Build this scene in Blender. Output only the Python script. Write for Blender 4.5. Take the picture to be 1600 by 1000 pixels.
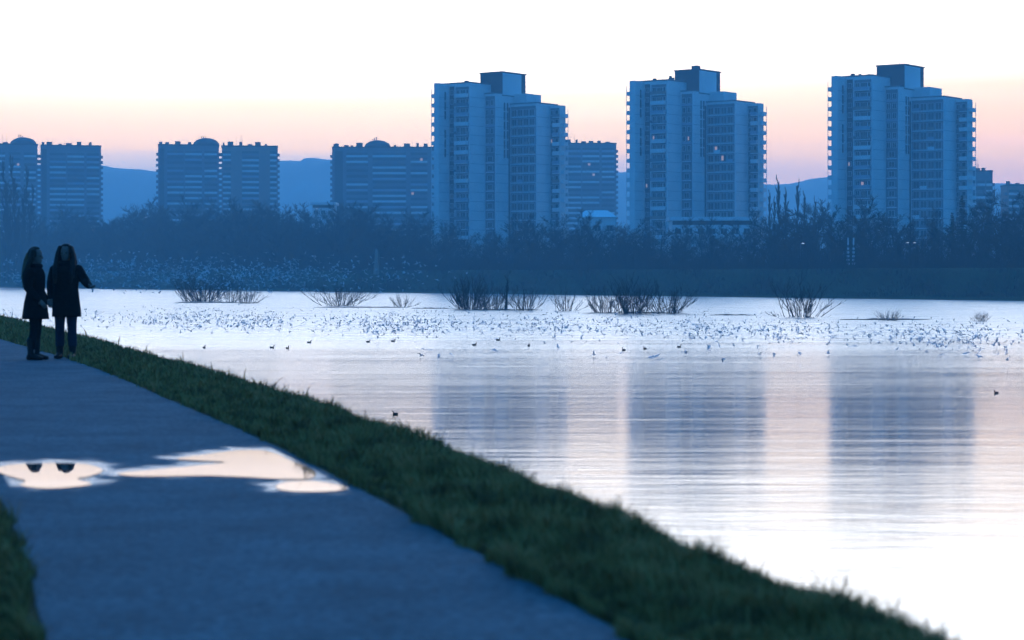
import bpy, bmesh, math, random
import numpy as np
from mathutils import Vector, Matrix

for _o in list(bpy.data.objects):
    bpy.data.objects.remove(_o)
SC = bpy.context.scene
COL = SC.collection
R = math.radians

# ------------------------------------------------------------------ camera
F = 3400.0          # focal length in pixels of the 1600 px wide photograph
HY = 430.0          # horizon row in the photograph
ZC = 1.22           # camera height above the path
WATER = -3.28       # river level
cam = bpy.data.cameras.new('camera')
cam.sensor_width = 36
cam.lens = 36 * F / 1600
cam.shift_y = -(500 - HY) / 1600
cam.clip_start = 0.1
cam.clip_end = 40000
cam.dof.use_dof = True
cam.dof.focus_distance = 140
cam.dof.aperture_fstop = 3.0
camo = bpy.data.objects.new('camera', cam)
camo.location = (0, 0, ZC)
camo.rotation_euler = (math.pi / 2, 0, 0)
COL.objects.link(camo)
SC.camera = camo

# ------------------------------------------------------------------ sky (dusk)
SUN_AZ = R(14)      # the sun has set ahead, a little to the right
SUN_EL = R(1.0)
world = bpy.data.worlds.new('World')
SC.world = world
world.use_nodes = True
nt = world.node_tree
nt.nodes.clear()
N = nt.nodes.new
L = nt.links.new


def math_node(tree, op, a, b=None, clamp=False):
    n = tree.nodes.new('ShaderNodeMath')
    n.operation = op
    n.use_clamp = clamp
    for i, v in enumerate((a, b)):
        if v is None:
            continue
        if isinstance(v, (int, float)):
            n.inputs[i].default_value = v
        else:
            tree.links.new(v, n.inputs[i])
    return n.outputs[0]


def ramp_node(tree, fac, stops, interp='EASE'):
    n = tree.nodes.new('ShaderNodeValToRGB')
    n.color_ramp.interpolation = interp
    e = n.color_ramp.elements
    while len(e) < len(stops):
        e.new(0.5)
    for el, (p, c) in zip(e, stops):
        el.position = p
        el.color = (c[0], c[1], c[2], 1)
    tree.links.new(fac, n.inputs[0])
    return n.outputs[0]


def mix_col(tree, fac, a, b, mode='MIX'):
    n = tree.nodes.new('ShaderNodeMix')
    n.data_type = 'RGBA'
    n.blend_type = mode
    for sock, v in ((n.inputs[0], fac), (n.inputs[6], a), (n.inputs[7], b)):
        if isinstance(v, (int, float)):
            sock.default_value = v
        elif isinstance(v, tuple):
            sock.default_value = (v[0], v[1], v[2], 1)
        else:
            tree.links.new(v, sock)
    return n.outputs[2]


tc = N('ShaderNodeTexCoord')
sep = N('ShaderNodeSeparateXYZ')
L(tc.outputs['Generated'], sep.inputs[0])
zc = math_node(nt, 'MAXIMUM', sep.outputs[2], 0.0)
# faint horizontal cloud streaks near the horizon
mp = N('ShaderNodeMapping')
mp.inputs['Scale'].default_value = (2.2, 2.2, 60)
L(tc.outputs['Generated'], mp.inputs[0])
nz = N('ShaderNodeTexNoise')
nz.inputs['Scale'].default_value = 1.6
nz.inputs['Detail'].default_value = 5
L(mp.outputs[0], nz.inputs[0])
streak = math_node(nt, 'MULTIPLY', math_node(nt, 'SUBTRACT', nz.outputs[0], 0.5), 0.030)
zs = math_node(nt, 'MAXIMUM', math_node(nt, 'ADD', zc, streak), 0.0)
sq = math_node(nt, 'SQRT', zs)
K = 10.0             # the ramps hold radiance / K
def st(z, c, k=K):
    return (math.sqrt(z), (c[0] / k, c[1] / k, c[2] / k))
HI = [st(.18, (8.2, 8.4, 8.6)), st(.25, (4.8, 6.4, 8.2)), st(.38, (.12, 1.2, 3.0)), st(1.0, (.016, .25, .82))]
GLOW_R = [st(0.0, (4.2, 2.05, 1.25)), st(.044, (4.2, 2.1, 1.2)), st(.059, (4.0, 2.05, .85)), st(.0735, (3.2, 1.95, .88)), st(.083, (3.1, 2.0, 1.0)),
          st(.093, (3.2, 2.3, 1.4)), st(.107, (3.5, 2.7, 1.95)), st(.130, (4.8, 4.3, 3.7))] + HI
GLOW_L = [st(0.0, (2.8, 2.1, 1.8)), st(.049, (2.5, 1.95, 1.6)), st(.061, (4.3, 2.5, 1.05)), st(.0735, (3.9, 2.5, 1.2)), st(.083, (3.9, 2.8, 1.6)),
          st(.093, (4.4, 3.4, 2.5)), st(.107, (5.4, 4.8, 4.2)), st(.130, (6.2, 6.0, 5.6))] + HI
BACK = [st(0.0, (.045, .44, 1.1)), st(.2, (.036, .42, 1.15)), st(1.0, (.020, .26, .85))]
gr = ramp_node(nt, sq, GLOW_R, 'LINEAR')
gl = ramp_node(nt, sq, GLOW_L, 'LINEAR')
bk = ramp_node(nt, sq, BACK)
azx = math_node(nt, 'MULTIPLY_ADD', sep.outputs[0], 3.2)
azx.node.inputs[2].default_value = 0.18
azx.node.use_clamp = True
glow = mix_col(nt, azx, gl, gr)
# the glow fades away from the sunset's azimuth
hl = math_node(nt, 'SQRT', math_node(nt, 'SUBTRACT', 1.0, math_node(nt, 'MULTIPLY', zc, zc)))
dt = math_node(nt, 'ADD', math_node(nt, 'MULTIPLY', sep.outputs[0], math.sin(R(4))),
               math_node(nt, 'MULTIPLY', sep.outputs[1], math.cos(R(4))))
ca = math_node(nt, 'DIVIDE', dt, math_node(nt, 'MAXIMUM', hl, 0.02))
mr = N('ShaderNodeMapRange')
mr.interpolation_type = 'SMOOTHSTEP'
mr.inputs['From Min'].default_value = 0.80
mr.inputs['From Max'].default_value = 0.972
L(ca, mr.inputs['Value'])
grad = mix_col(nt, mr.outputs[0], bk, glow)
bg1 = N('ShaderNodeBackground')
L(grad, bg1.inputs[0])
bg1.inputs[1].default_value = K
sky = N('ShaderNodeTexSky')
sky.sky_type = 'NISHITA'
sky.sun_disc = False
sky.sun_elevation = SUN_EL
sky.sun_rotation = SUN_AZ
tint = mix_col(nt, 1.0, sky.outputs[0], (.04, .35, 1.5), 'MULTIPLY')
bg2 = N('ShaderNodeBackground')
L(tint, bg2.inputs[0])
bg2.inputs[1].default_value = 0.05
add = N('ShaderNodeAddShader')
L(bg1.outputs[0], add.inputs[0])
L(bg2.outputs[0], add.inputs[1])
wo = N('ShaderNodeOutputWorld')
L(add.outputs[0], wo.inputs[0])

sun = bpy.data.lights.new('sun', 'SUN')
sun.energy = 0.02
sun.angle = R(12)
sun.color = (1, .82, .70)
suno = bpy.data.objects.new('sun', sun)
suno.rotation_euler = (math.pi / 2 - R(3), 0, math.pi - SUN_AZ)
COL.objects.link(suno)

SC.render.engine = 'CYCLES'
SC.cycles.use_denoising = True
SC.cycles.max_bounces = 8
SC.cycles.volume_bounces = 1
SC.cycles.caustics_reflective = False
SC.cycles.caustics_refractive = False
SC.cycles.sample_clamp_indirect = 6
SC.view_settings.view_transform = 'Standard'
SC.view_settings.look = 'None'
SC.view_settings.exposure = 0.0
SC.view_settings.gamma = 1.0


# ------------------------------------------------------------------ materials
def material(name, col, rough=.9, spec=.25, noise=0.0, scale=1.0, bump=0.0, bump_scale=None, emit=None, estr=0.0):
    m = bpy.data.materials.new(name)
    m.use_nodes = True
    t = m.node_tree
    b = t.nodes['Principled BSDF']
    b.inputs['Base Color'].default_value = (*col, 1)
    b.inputs['Roughness'].default_value = rough
    b.inputs['Specular IOR Level'].default_value = spec
    if noise or bump:
        c = t.nodes.new('ShaderNodeTexCoord')
        n = t.nodes.new('ShaderNodeTexNoise')
        n.inputs['Scale'].default_value = scale
        n.inputs['Detail'].default_value = 6
        t.links.new(c.outputs['Object'], n.inputs[0])
        if noise:
            lo = tuple(x * (1 - noise) for x in col)
            hi = tuple(min(1, x * (1 + noise)) for x in col)
            t.links.new(ramp_node(t, n.outputs[0], [(.3, lo), (.7, hi)], 'LINEAR'), b.inputs['Base Color'])
        if bump:
            n2 = t.nodes.new('ShaderNodeTexNoise')
            n2.inputs['Scale'].default_value = bump_scale or scale
            n2.inputs['Detail'].default_value = 4
            t.links.new(c.outputs['Object'], n2.inputs[0])
            bp = t.nodes.new('ShaderNodeBump')
            bp.inputs['Strength'].default_value = bump
            bp.inputs['Distance'].default_value = .02
            t.links.new(n2.outputs[0], bp.inputs['Height'])
            t.links.new(bp.outputs[0], b.inputs['Normal'])
    if emit:
        b.inputs['Emission Color'].default_value = (*emit, 1)
        b.inputs['Emission Strength'].default_value = estr
    return m


def water_material():
    m = bpy.data.materials.new('river_water')
    m.use_nodes = True
    t = m.node_tree
    b = t.nodes['Principled BSDF']
    b.inputs['Base Color'].default_value = (.025, .045, .05, 1)
    b.inputs['IOR'].default_value = 1.333
    c = t.nodes.new('ShaderNodeTexCoord')

    def noise(sx, sy, det, rough=.55, off=0.0):
        p = t.nodes.new('ShaderNodeMapping')
        p.inputs['Scale'].default_value = (sx, sy, 1)
        p.inputs['Location'].default_value = (off, off, 0)
        t.links.new(c.outputs['Object'], p.inputs[0])
        n = t.nodes.new('ShaderNodeTexNoise')
        n.inputs['Scale'].default_value = 1
        n.inputs['Detail'].default_value = det
        n.inputs['Roughness'].default_value = rough
        t.links.new(p.outputs[0], n.inputs[0])
        return n.outputs[0]
    sp = t.nodes.new('ShaderNodeSeparateXYZ')
    t.links.new(c.outputs['Object'], sp.inputs[0])
    # the open reach is ruffled, a calm lane runs off the near bank
    yy = math_node(t, 'ADD', sp.outputs[1], math_node(t, 'MULTIPLY', math_node(t, 'SUBTRACT', noise(.03, .12, 4, .6), .5), math_node(t, 'MULTIPLY', sp.outputs[1], .55)))
    u = math_node(t, 'DIVIDE', yy, 400.0)
    lane = ramp_node(t, u, [(40 / 400, (.25,) * 3), (55 / 400, (.235,) * 3), (64 / 400, (.215,) * 3), (76 / 400, (.235,) * 3), (92 / 400, (.29,) * 3), (128 / 400, (.38,) * 3), (170 / 400, (.56,) * 3), (260 / 400, (.64,) * 3)], 'LINEAR')
    streaks = ramp_node(t, noise(.06, 1.1, 5, .65, 1.9), [(.38, (0, 0, 0)), (.62, (1, 1, 1))], 'LINEAR')
    lr = math_node(t, 'MULTIPLY', lane, math_node(t, 'ADD', math_node(t, 'MULTIPLY', streaks, .16), .42))
    t.links.new(lr, b.inputs['Roughness'])
    h = math_node(t, 'ADD', noise(.5, 1.5, 5, .6), math_node(t, 'MULTIPLY', noise(.10, .45, 3, .55, 9.1), 3.0))
    bp = t.nodes.new('ShaderNodeBump')
    bp.inputs['Distance'].default_value = .06
    t.links.new(h, bp.inputs['Height'])
    t.links.new(math_node(t, 'ADD', math_node(t, 'MULTIPLY', streaks, .05), .05), bp.inputs['Strength'])
    t.links.new(bp.outputs[0], b.inputs['Normal'])
    return m


M = {}
M['water'] = water_material()
M['puddle'] = material('puddle_water', (.02, .03, .035), .015, .5)
M['puddle'].node_tree.nodes['Principled BSDF'].inputs['IOR'].default_value = 1.4
M['path'] = material('fine_gravel_path', (.084, .136, .150), .95, .04, .32, 22, .9, 70)



def patchy(m, scale, amount):
    t = m.node_tree
    b = t.nodes['Principled BSDF']
    src = b.inputs['Base Color'].links[0].from_socket
    c = t.nodes.new('ShaderNodeTexCoord')
    n = t.nodes.new('ShaderNodeTexNoise')
    n.inputs['Scale'].default_value = scale
    n.inputs['Detail'].default_value = 7
    n.inputs['Roughness'].default_value = .65
    t.links.new(c.outputs['Object'], n.inputs[0])
    f = ramp_node(t, n.outputs[0], [(.32, (1 - amount,) * 3), (.68, (1 + amount,) * 3)], 'LINEAR')
    t.links.new(mix_col(t, 1.0, src, f, 'MULTIPLY'), b.inputs['Base Color'])


patchy(M['path'], 1.4, .22)


def wet_gravel():
    """the path's gravel, darker and glossier where the mesh attribute 'wet' is high"""
    m = M['path'].copy()
    m.name = 'wet_gravel_path'
    t = m.node_tree
    b = t.nodes['Principled BSDF']
    at = t.nodes.new('ShaderNodeAttribute')
    at.attribute_name = 'wet'
    src = b.inputs['Base Color'].links[0].from_socket
    t.links.new(mix_col(t, at.outputs['Fac'], src, (.06, .07, .08)), b.inputs['Base Color'])
    for sock, lo, hi in (('Roughness', .95, .20), ('Specular IOR Level', .04, .5)):
        r = t.nodes.new('ShaderNodeMapRange')
        r.inputs['To Min'].default_value = lo
        r.inputs['To Max'].default_value = hi
        t.links.new(at.outputs['Fac'], r.inputs['Value'])
        t.links.new(r.outputs[0], b.inputs[sock])
    return m


M['wet'] = wet_gravel()
M['soil'] = material('grassy_soil', (.035, .05, .025), 1, .05, .4, 2)
M['far_grass'] = material('dyke_grass', (.028, .045, .022), 1, .05, .35, .12)
M['land'] = material('land', (.05, .06, .045), 1, .05, .3, .02)
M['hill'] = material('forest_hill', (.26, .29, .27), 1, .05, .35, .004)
M['bark'] = material('bark', (.050, .043, .036), .95, .1, .3, 4)
M['twig'] = material('twigs', (.045, .038, .034), .95, .1)
M['needle'] = material('needles', (.018, .032, .02), .9, .1)
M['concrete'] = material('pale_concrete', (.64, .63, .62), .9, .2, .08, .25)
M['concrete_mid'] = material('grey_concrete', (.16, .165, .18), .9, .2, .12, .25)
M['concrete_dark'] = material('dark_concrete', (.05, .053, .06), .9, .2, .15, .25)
M['panel_white'] = material('white_panel', (.68, .68, .68), .7, .3)
M['panel_blue'] = material('blue_grey_panel', (.32, .35, .40), .7, .3)
M['panel_brown'] = material('brown_panel', (.28, .20, .17), .8, .2)
M['brick'] = material('red_brick_render', (.30, .19, .16), .9, .1, .1, .3)
M['glass'] = material('window_glass', (.03, .035, .04), .12, .5)
M['lit'] = material('lit_window', (.3, .2, .12), .4, .3, emit=(1, .68, .66), estr=.36)
M['frame'] = material('window_frame', (.72, .72, .72), .6, .3)
M['roof'] = material('roof_felt', (.10, .10, .11), .9, .1, .2, .3)
M['metal'] = material('grey_metal', (.20, .21, .23), .5, .5)
M['gull'] = material('gull_feathers', (.58, .59, .60), .9, .1)
M['duck'] = material('duck_feathers', (.06, .05, .045), .9, .1)
M['lamp'] = material('lamp_glass', (.5, .5, .5), .4, .3, emit=(.75, .85, 1), estr=.8)
M['coat_black'] = material('black_wool', (.006, .006, .007), .95, .1, .3, 30)
M['coat_dark'] = material('dark_parka_cloth', (.009, .009, .009), .9, .1, .3, 25)
M['denim'] = material('blue_denim', (.020, .025, .042), .9, .1, .2, 40)
M['legging'] = material('black_leggings', (.008, .008, .009), .9, .1)
M['boot'] = material('black_leather', (.008, .008, .008), .6, .2)
M['skin'] = material('skin', (.17, .10, .08), .6, .3)
M['hair_brown'] = material('brown_hair', (.016, .010, .008), .6, .2, .4, 30)
M['hair_fair'] = material('fair_hair', (.12, .075, .04), .6, .2, .4, 30)
M['hair_dark'] = material('dark_hair', (.02, .014, .010), .6, .2, .4, 30)
M['eye'] = material('eye', (.01, .01, .01), .2, .5)
M['mud'] = material('mud', (.05, .045, .04), .9, .2, .3, 1)


def grass_material():
    m = bpy.data.materials.new('grass_blades')
    m.use_nodes = True
    t = m.node_tree
    b = t.nodes['Principled BSDF']
    b.inputs['Roughness'].default_value = .8
    b.inputs['Specular IOR Level'].default_value = .12
    c = t.nodes.new('ShaderNodeTexCoord')
    n = t.nodes.new('ShaderNodeTexNoise')
    n.inputs['Scale'].default_value = 4.5
    n.inputs['Detail'].default_value = 6
    t.links.new(c.outputs['Object'], n.inputs[0])
    t.links.new(ramp_node(t, n.outputs[0], [(.36, (.15, .085, .030)), (.48, (.27, .165, .048)), (.6, (.38, .21, .065)), (.72, (.50, .25, .10))], 'LINEAR'), b.inputs['Base Color'])
    return m


M['grass'] = grass_material()


# ------------------------------------------------------------------ mesh helpers
class MB:
    """collects faces with material slots; build() links them as one mesh object"""

    def __init__(self):
        self.v = []
        self.f = []
        self.m = []

    def box(self, x0, x1, y0, y1, z0, z1, mi=0):
        i = len(self.v)
        self.v += [(x0, y0, z0), (x1, y0, z0), (x1, y1, z0), (x0, y1, z0), (x0, y0, z1), (x1, y0, z1), (x1, y1, z1), (x0, y1, z1)]
        self.f += [(i, i + 3, i + 2, i + 1), (i + 4, i + 5, i + 6, i + 7), (i, i + 1, i + 5, i + 4), (i + 1, i + 2, i + 6, i + 5),
                   (i + 2, i + 3, i + 7, i + 6), (i + 3, i, i + 4, i + 7)]
        self.m += [mi] * 6
        return self

    def tube(self, p0, p1, r0, r1, n=3, mi=0, cap=False):
        p0 = Vector(p0); p1 = Vector(p1)
        d = p1 - p0
        if d.length < 1e-6:
            return self
        d.normalize()
        a = d.orthogonal().normalized()
        b = d.cross(a)
        i = len(self.v)
        for p, r in ((p0, r0), (p1, r1)):
            for k in range(n):
                q = 2 * math.pi * k / n
                w = p + (a * math.cos(q) + b * math.sin(q)) * r
                self.v.append((w.x, w.y, w.z))
        for k in range(n):
            j = (k + 1) % n
            self.f.append((i + k, i + j, i + n + j, i + n + k))
            self.m.append(mi)
        if cap:
            self.f.append(tuple(i + k for k in reversed(range(n)))); self.m.append(mi)
            self.f.append(tuple(i + n + k for k in range(n))); self.m.append(mi)
        return self

    def loft(self, rings, n=16, mi=0, cap=True):
        """rings: (centre, x-axis vector, y-axis vector) ellipses"""
        i = len(self.v)
        for c, ax, ay in rings:
            c = Vector(c); ax = Vector(ax); ay = Vector(ay)
            for k in range(n):
                q = 2 * math.pi * k / n
                w = c + ax * math.cos(q) + ay * math.sin(q)
                self.v.append((w.x, w.y, w.z))
        for s in range(len(rings) - 1):
            for k in range(n):
                j = (k + 1) % n
                self.f.append((i + s * n + k, i + s * n + j, i + (s + 1) * n + j, i + (s + 1) * n + k))
                self.m.append(mi)
        if cap:
            self.f.append(tuple(i + k for k in reversed(range(n)))); self.m.append(mi)
            e = i + (len(rings) - 1) * n
            self.f.append(tuple(e + k for k in range(n))); self.m.append(mi)
        return self

    def limb(self, pts, n=10, mi=0):
        """pts: (point, radius) chain with parallel rings"""
        rings = []
        P = [Vector(p) for p, _ in pts]
        ref = None
        for k, (p, r) in enumerate(pts):
            a = P[max(k - 1, 0)]; b = P[min(k + 1, len(P) - 1)]
            d = (b - a).normalized()
            if ref is None:
                ref = d.orthogonal().normalized()
            ref = (ref - d * ref.dot(d)).normalized()
            rr = r if isinstance(r, tuple) else (r, r)
            rings.append((P[k], ref * rr[0], d.cross(ref) * rr[1]))
        # rounded ends
        d0 = (P[0] - P[1]).normalized(); d1 = (P[-1] - P[-2]).normalized()
        r0 = rings[0][1].length; r1 = rings[-1][1].length
        rings.insert(0, (P[0] + d0 * r0 * .6, rings[0][1] * .55, rings[0][2] * .55))
        rings.append((P[-1] + d1 * r1 * .6, rings[-1][1] * .55, rings[-1][2] * .55))
        return self.loft(rings, n, mi)

    def mesh(self, name, mats, smooth=False):
        me = bpy.data.meshes.new(name)
        me.from_pydata(self.v, [], self.f)
        if not isinstance(mats, (list, tuple)):
            mats = [mats]
        for k in mats:
            me.materials.append(M[k])
        if len(mats) > 1:
            me.polygons.foreach_set('material_index', self.m)
        if smooth:
            me.polygons.foreach_set('use_smooth', [True] * len(me.polygons))
        me.update()
        return me

    def build(self, name, mats, parent=None, smooth=False):
        return link(name, self.mesh(name, mats, smooth), parent)


def link(name, me, parent=None, loc=None, rot=None, scale=None):
    o = bpy.data.objects.new(name, me)
    COL.objects.link(o)
    if parent is not None:
        o.parent = parent
    if loc is not None:
        o.location = loc
    if rot is not None:
        o.rotation_euler = rot
    if scale is not None:
        o.scale = scale
    return o


def tag(o, label, cat, group=None):
    o['label'] = label
    o['category'] = cat
    if group:
        o['group'] = group
    return o


def thing(name, label, cat, loc=(0, 0, 0), rotz=0.0, group=None):
    o = link(name, None, None, loc, (0, 0, rotz))
    o.empty_display_size = .3
    return tag(o, label, cat, group)


def structure(o):
    o['kind'] = 'structure'
    return o


def copy_tree(root, loc=None, rotz=None, scale=None, label=None):
    c = root.copy()
    COL.objects.link(c)
    if loc is not None:
        c.location = loc
    if rotz is not None:
        c.rotation_euler = (0, 0, rotz)
    if scale is not None:
        c.scale = scale
    if label:
        c['label'] = label
    for ch in root.children:
        d = ch.copy()
        COL.objects.link(d)
        d.parent = c
        for g in ch.children:
            e = g.copy()
            COL.objects.link(e)
            e.parent = d
    return c


def pix(x, y, Y):
    """the point at depth Y on the ray through photo pixel (x, y)"""
    return Vector(((x - 800) / F * Y, Y, ZC - (y - HY) / F * Y))


def on_level(x, y, z):
    """where the ray through photo pixel (x, y) meets the level z"""
    Y = F * (ZC - z) / (y - HY)
    return Vector(((x - 800) / F * Y, Y, z))


# ------------------------------------------------------------------ near bank: ground, path, puddles
def smooth_curve(pts):
    ys = np.array([p[0] for p in pts], float); xs = np.array([p[1] for p in pts], float)
    m = np.gradient(xs, ys)

    def f(y):
        y = np.atleast_1d(np.asarray(y, float))
        i = np.clip(np.searchsorted(ys, y) - 1, 0, len(ys) - 2)
        h = ys[i + 1] - ys[i]
        t = (y - ys[i]) / h
        return ((2 * t**3 - 3 * t**2 + 1) * xs[i] + (t**3 - 2 * t**2 + t) * h * m[i] +
                (-2 * t**3 + 3 * t**2) * xs[i + 1] + (t**3 - t**2) * h * m[i + 1])
    return f


path_right = smooth_curve([(-40, 11.5), (-15, 5.6), (0, 2.15), (7.28, .385), (10.1, -.30), (12.57, -.90), (16.6, -1.98), (21, -3.25), (26.8, -4.95),
                           (31.4, -6.4), (41.5, -9.76), (63.8, -17.6), (120, -38), (300, -110), (700, -290)])
path_left = smooth_curve([(-40, 9.3), (-15, 3.5), (0, .2), (7.28, -1.54), (8.8, -1.92), (10.4, -2.35), (12.57, -2.98), (16.6, -4.15), (21, -5.5),
                          (26.8, -7.2), (31.4, -8.7), (41.5, -12.1), (63.8, -20.0), (120, -40.4), (300, -112.4), (700, -292.4)])
crest = smooth_curve([(-40, 12.9), (-15, 6.8), (0, 3.1), (7.28, 1.37), (10.5, .62), (13.4, 0.0), (17.65, -1.04), (24.4, -2.90), (36, -6.37),
                      (63.8, -14.9), (120, -33.5), (300, -104), (700, -282)])
YS = np.concatenate([np.arange(-40, 0, 4), np.arange(0, 45, .5), np.arange(45, 120, 5), np.arange(120, 701, 40)])


def strip(name, edges, mat):
    """edges: list of (x array, z) running along YS"""
    v, f = [], []
    k = len(edges)
    for i, y in enumerate(YS):
        for xa, z in edges:
            v.append((float(xa[i]), float(y), float(z[i]) if hasattr(z, '__len__') else z))
    for i in range(len(YS) - 1):
        for j in range(k - 1):
            a = i * k + j
            f.append((a, a + 1, a + k + 1, a + k))
    mb = MB(); mb.v = v; mb.f = f; mb.m = [0] * len(f)
    return mb.build(name, mat, smooth=True)


rng = np.random.default_rng(5)
wob = np.convolve(rng.normal(0, 1, len(YS) + 8), np.ones(9) / 9, 'valid') * .05
cx = crest(YS)
structure(strip('near_bank', [(cx - 400, 0), (path_left(YS) - 3, 0), (cx - .35, 0), (cx, -.035), (cx + .25, -.16), (cx + .6, -.42), (cx + 4.5, -3.2), (cx + 9, -6)], 'soil'))
structure(strip('footpath', [(path_left(YS) + wob, .006), (path_right(YS) + wob[::-1], .006)], 'path'))

PUD = {
    'left': [(-8, 733), (18, 726), (60, 724), (120, 724), (150, 729), (160, 736), (140, 744), (120, 748), (143, 756), (110, 761), (70, 763), (32, 758), (40, 751), (12, 743)],
    'wide': [(186, 739), (240, 734), (300, 728), (352, 722), (300, 719), (276, 716), (320, 710), (370, 704), (410, 704), (435, 710), (450, 718), (475, 727),
             (493, 738), (485, 747), (440, 748), (380, 745), (320, 743), (240, 744), (200, 743)],
    'small': [(432, 759), (447, 753), (480, 751), (515, 755), (543, 762), (520, 767), (470, 768), (438, 765)],
}
PLAB = {'left': 'puddle on the gravel path mirroring the two standing people',
        'wide': 'largest bright puddle, reaching across the gravel path to the grass',
        'small': 'smallest bright puddle on the gravel path edge, beside the grass strip'}


def flat_polygon(name, pix_pts, z, mat):
    pts = [on_level(x, y, z) for x, y in pix_pts]
    n = len(pts)
    out = []
    for i in range(n):
        p0, p1, p2, p3 = pts[i - 1], pts[i], pts[(i + 1) % n], pts[(i + 2) % n]
        for s in range(5):
            t = s / 5
            q = .5 * ((2 * p1) + (-p0 + p2) * t + (2 * p0 - 5 * p1 + 4 * p2 - p3) * t * t + (-p0 + 3 * p1 - 3 * p2 + p3) * t**3)
            out.append((q.x, q.y, z))
    bm = bmesh.new()
    bm.faces.new([bm.verts.new(p) for p in out])
    bmesh.ops.triangulate(bm, faces=bm.faces[:])
    me = bpy.data.meshes.new(name)
    bm.to_mesh(me); bm.free()
    me.materials.append(M[mat])
    me.polygons.foreach_set('use_smooth', [True] * len(me.polygons))
    # faces up
    me.update()
    if me.polygons[0].normal.z < 0:
        me.flip_normals()
    return link(name, me)


# damp gravel round the puddles: a fine sheet whose wetness fades out with distance
def damp_sheet():
    ys = np.arange(11.6, 16.6, .06)
    na = 64
    poly = [np.array([tuple(on_level(x, y, 0).xy) for x, y in PUD[k]]) for k in PUD]
    segs = np.concatenate([np.stack([q, np.roll(q, -1, 0)], 1) for q in poly])
    f = np.linspace(.01, .99, na)
    xl, xr = path_left(ys), path_right(ys)
    X = xl[:, None] + (xr - xl)[:, None] * f[None, :]
    P = np.stack([X, np.repeat(ys[:, None], na, 1)], -1).reshape(-1, 2)
    A, B = segs[:, 0], segs[:, 1]
    AB = B - A
    d = np.full(len(P), 9.0)
    for a, ab in zip(A, AB):
        tt = np.clip(((P - a) @ ab) / (ab @ ab), 0, 1)
        d = np.minimum(d, np.hypot(*((P - a - tt[:, None] * ab) * np.array([1, .55])).T))
    inside = np.zeros(len(P), bool)
    for q in poly:
        c = np.zeros(len(P), bool)
        for (x0, y0), (x1, y1) in zip(q, np.roll(q, -1, 0)):
            hit = ((y0 > P[:, 1]) != (y1 > P[:, 1])) & (P[:, 0] < (x1 - x0) * (P[:, 1] - y0) / (y1 - y0 + 1e-12) + x0)
            c ^= hit
        inside |= c
    d = np.where(inside, 0, d)
    wob_ = .03 * np.sin(P[:, 0] * 23 + 3 * np.sin(P[:, 1] * 7)) + .03 * np.sin(P[:, 1] * 19 + P[:, 0] * 11)
    wet = np.clip(1 - (d + wob_ * (d > 0)) / .19, 0, 1)
    wet = wet * wet * (3 - 2 * wet)
    m = MB()
    border = np.zeros((len(ys), na), bool)
    border[:2] = border[-2:] = True
    border[:, :2] = border[:, -2:] = True
    m.v = [(float(x), float(y), .003 if e else .0085) for (x, y), e in zip(P, border.ravel())]
    for i in range(len(ys) - 1):
        for k in range(na - 1):
            a = i * na + k
            m.f.append((a, a + 1, a + na + 1, a + na)); m.m.append(0)
    o = m.build('damp_path', 'wet', None, True)
    at = o.data.attributes.new('wet', 'FLOAT', 'POINT')
    at.data.foreach_set('value', wet.astype(np.float32))
    return structure(o)


damp_sheet()
for key in ('left', 'wide', 'small'):
    tag(flat_polygon('puddle', PUD[key], .014, 'puddle'), PLAB[key], 'puddle')


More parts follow.
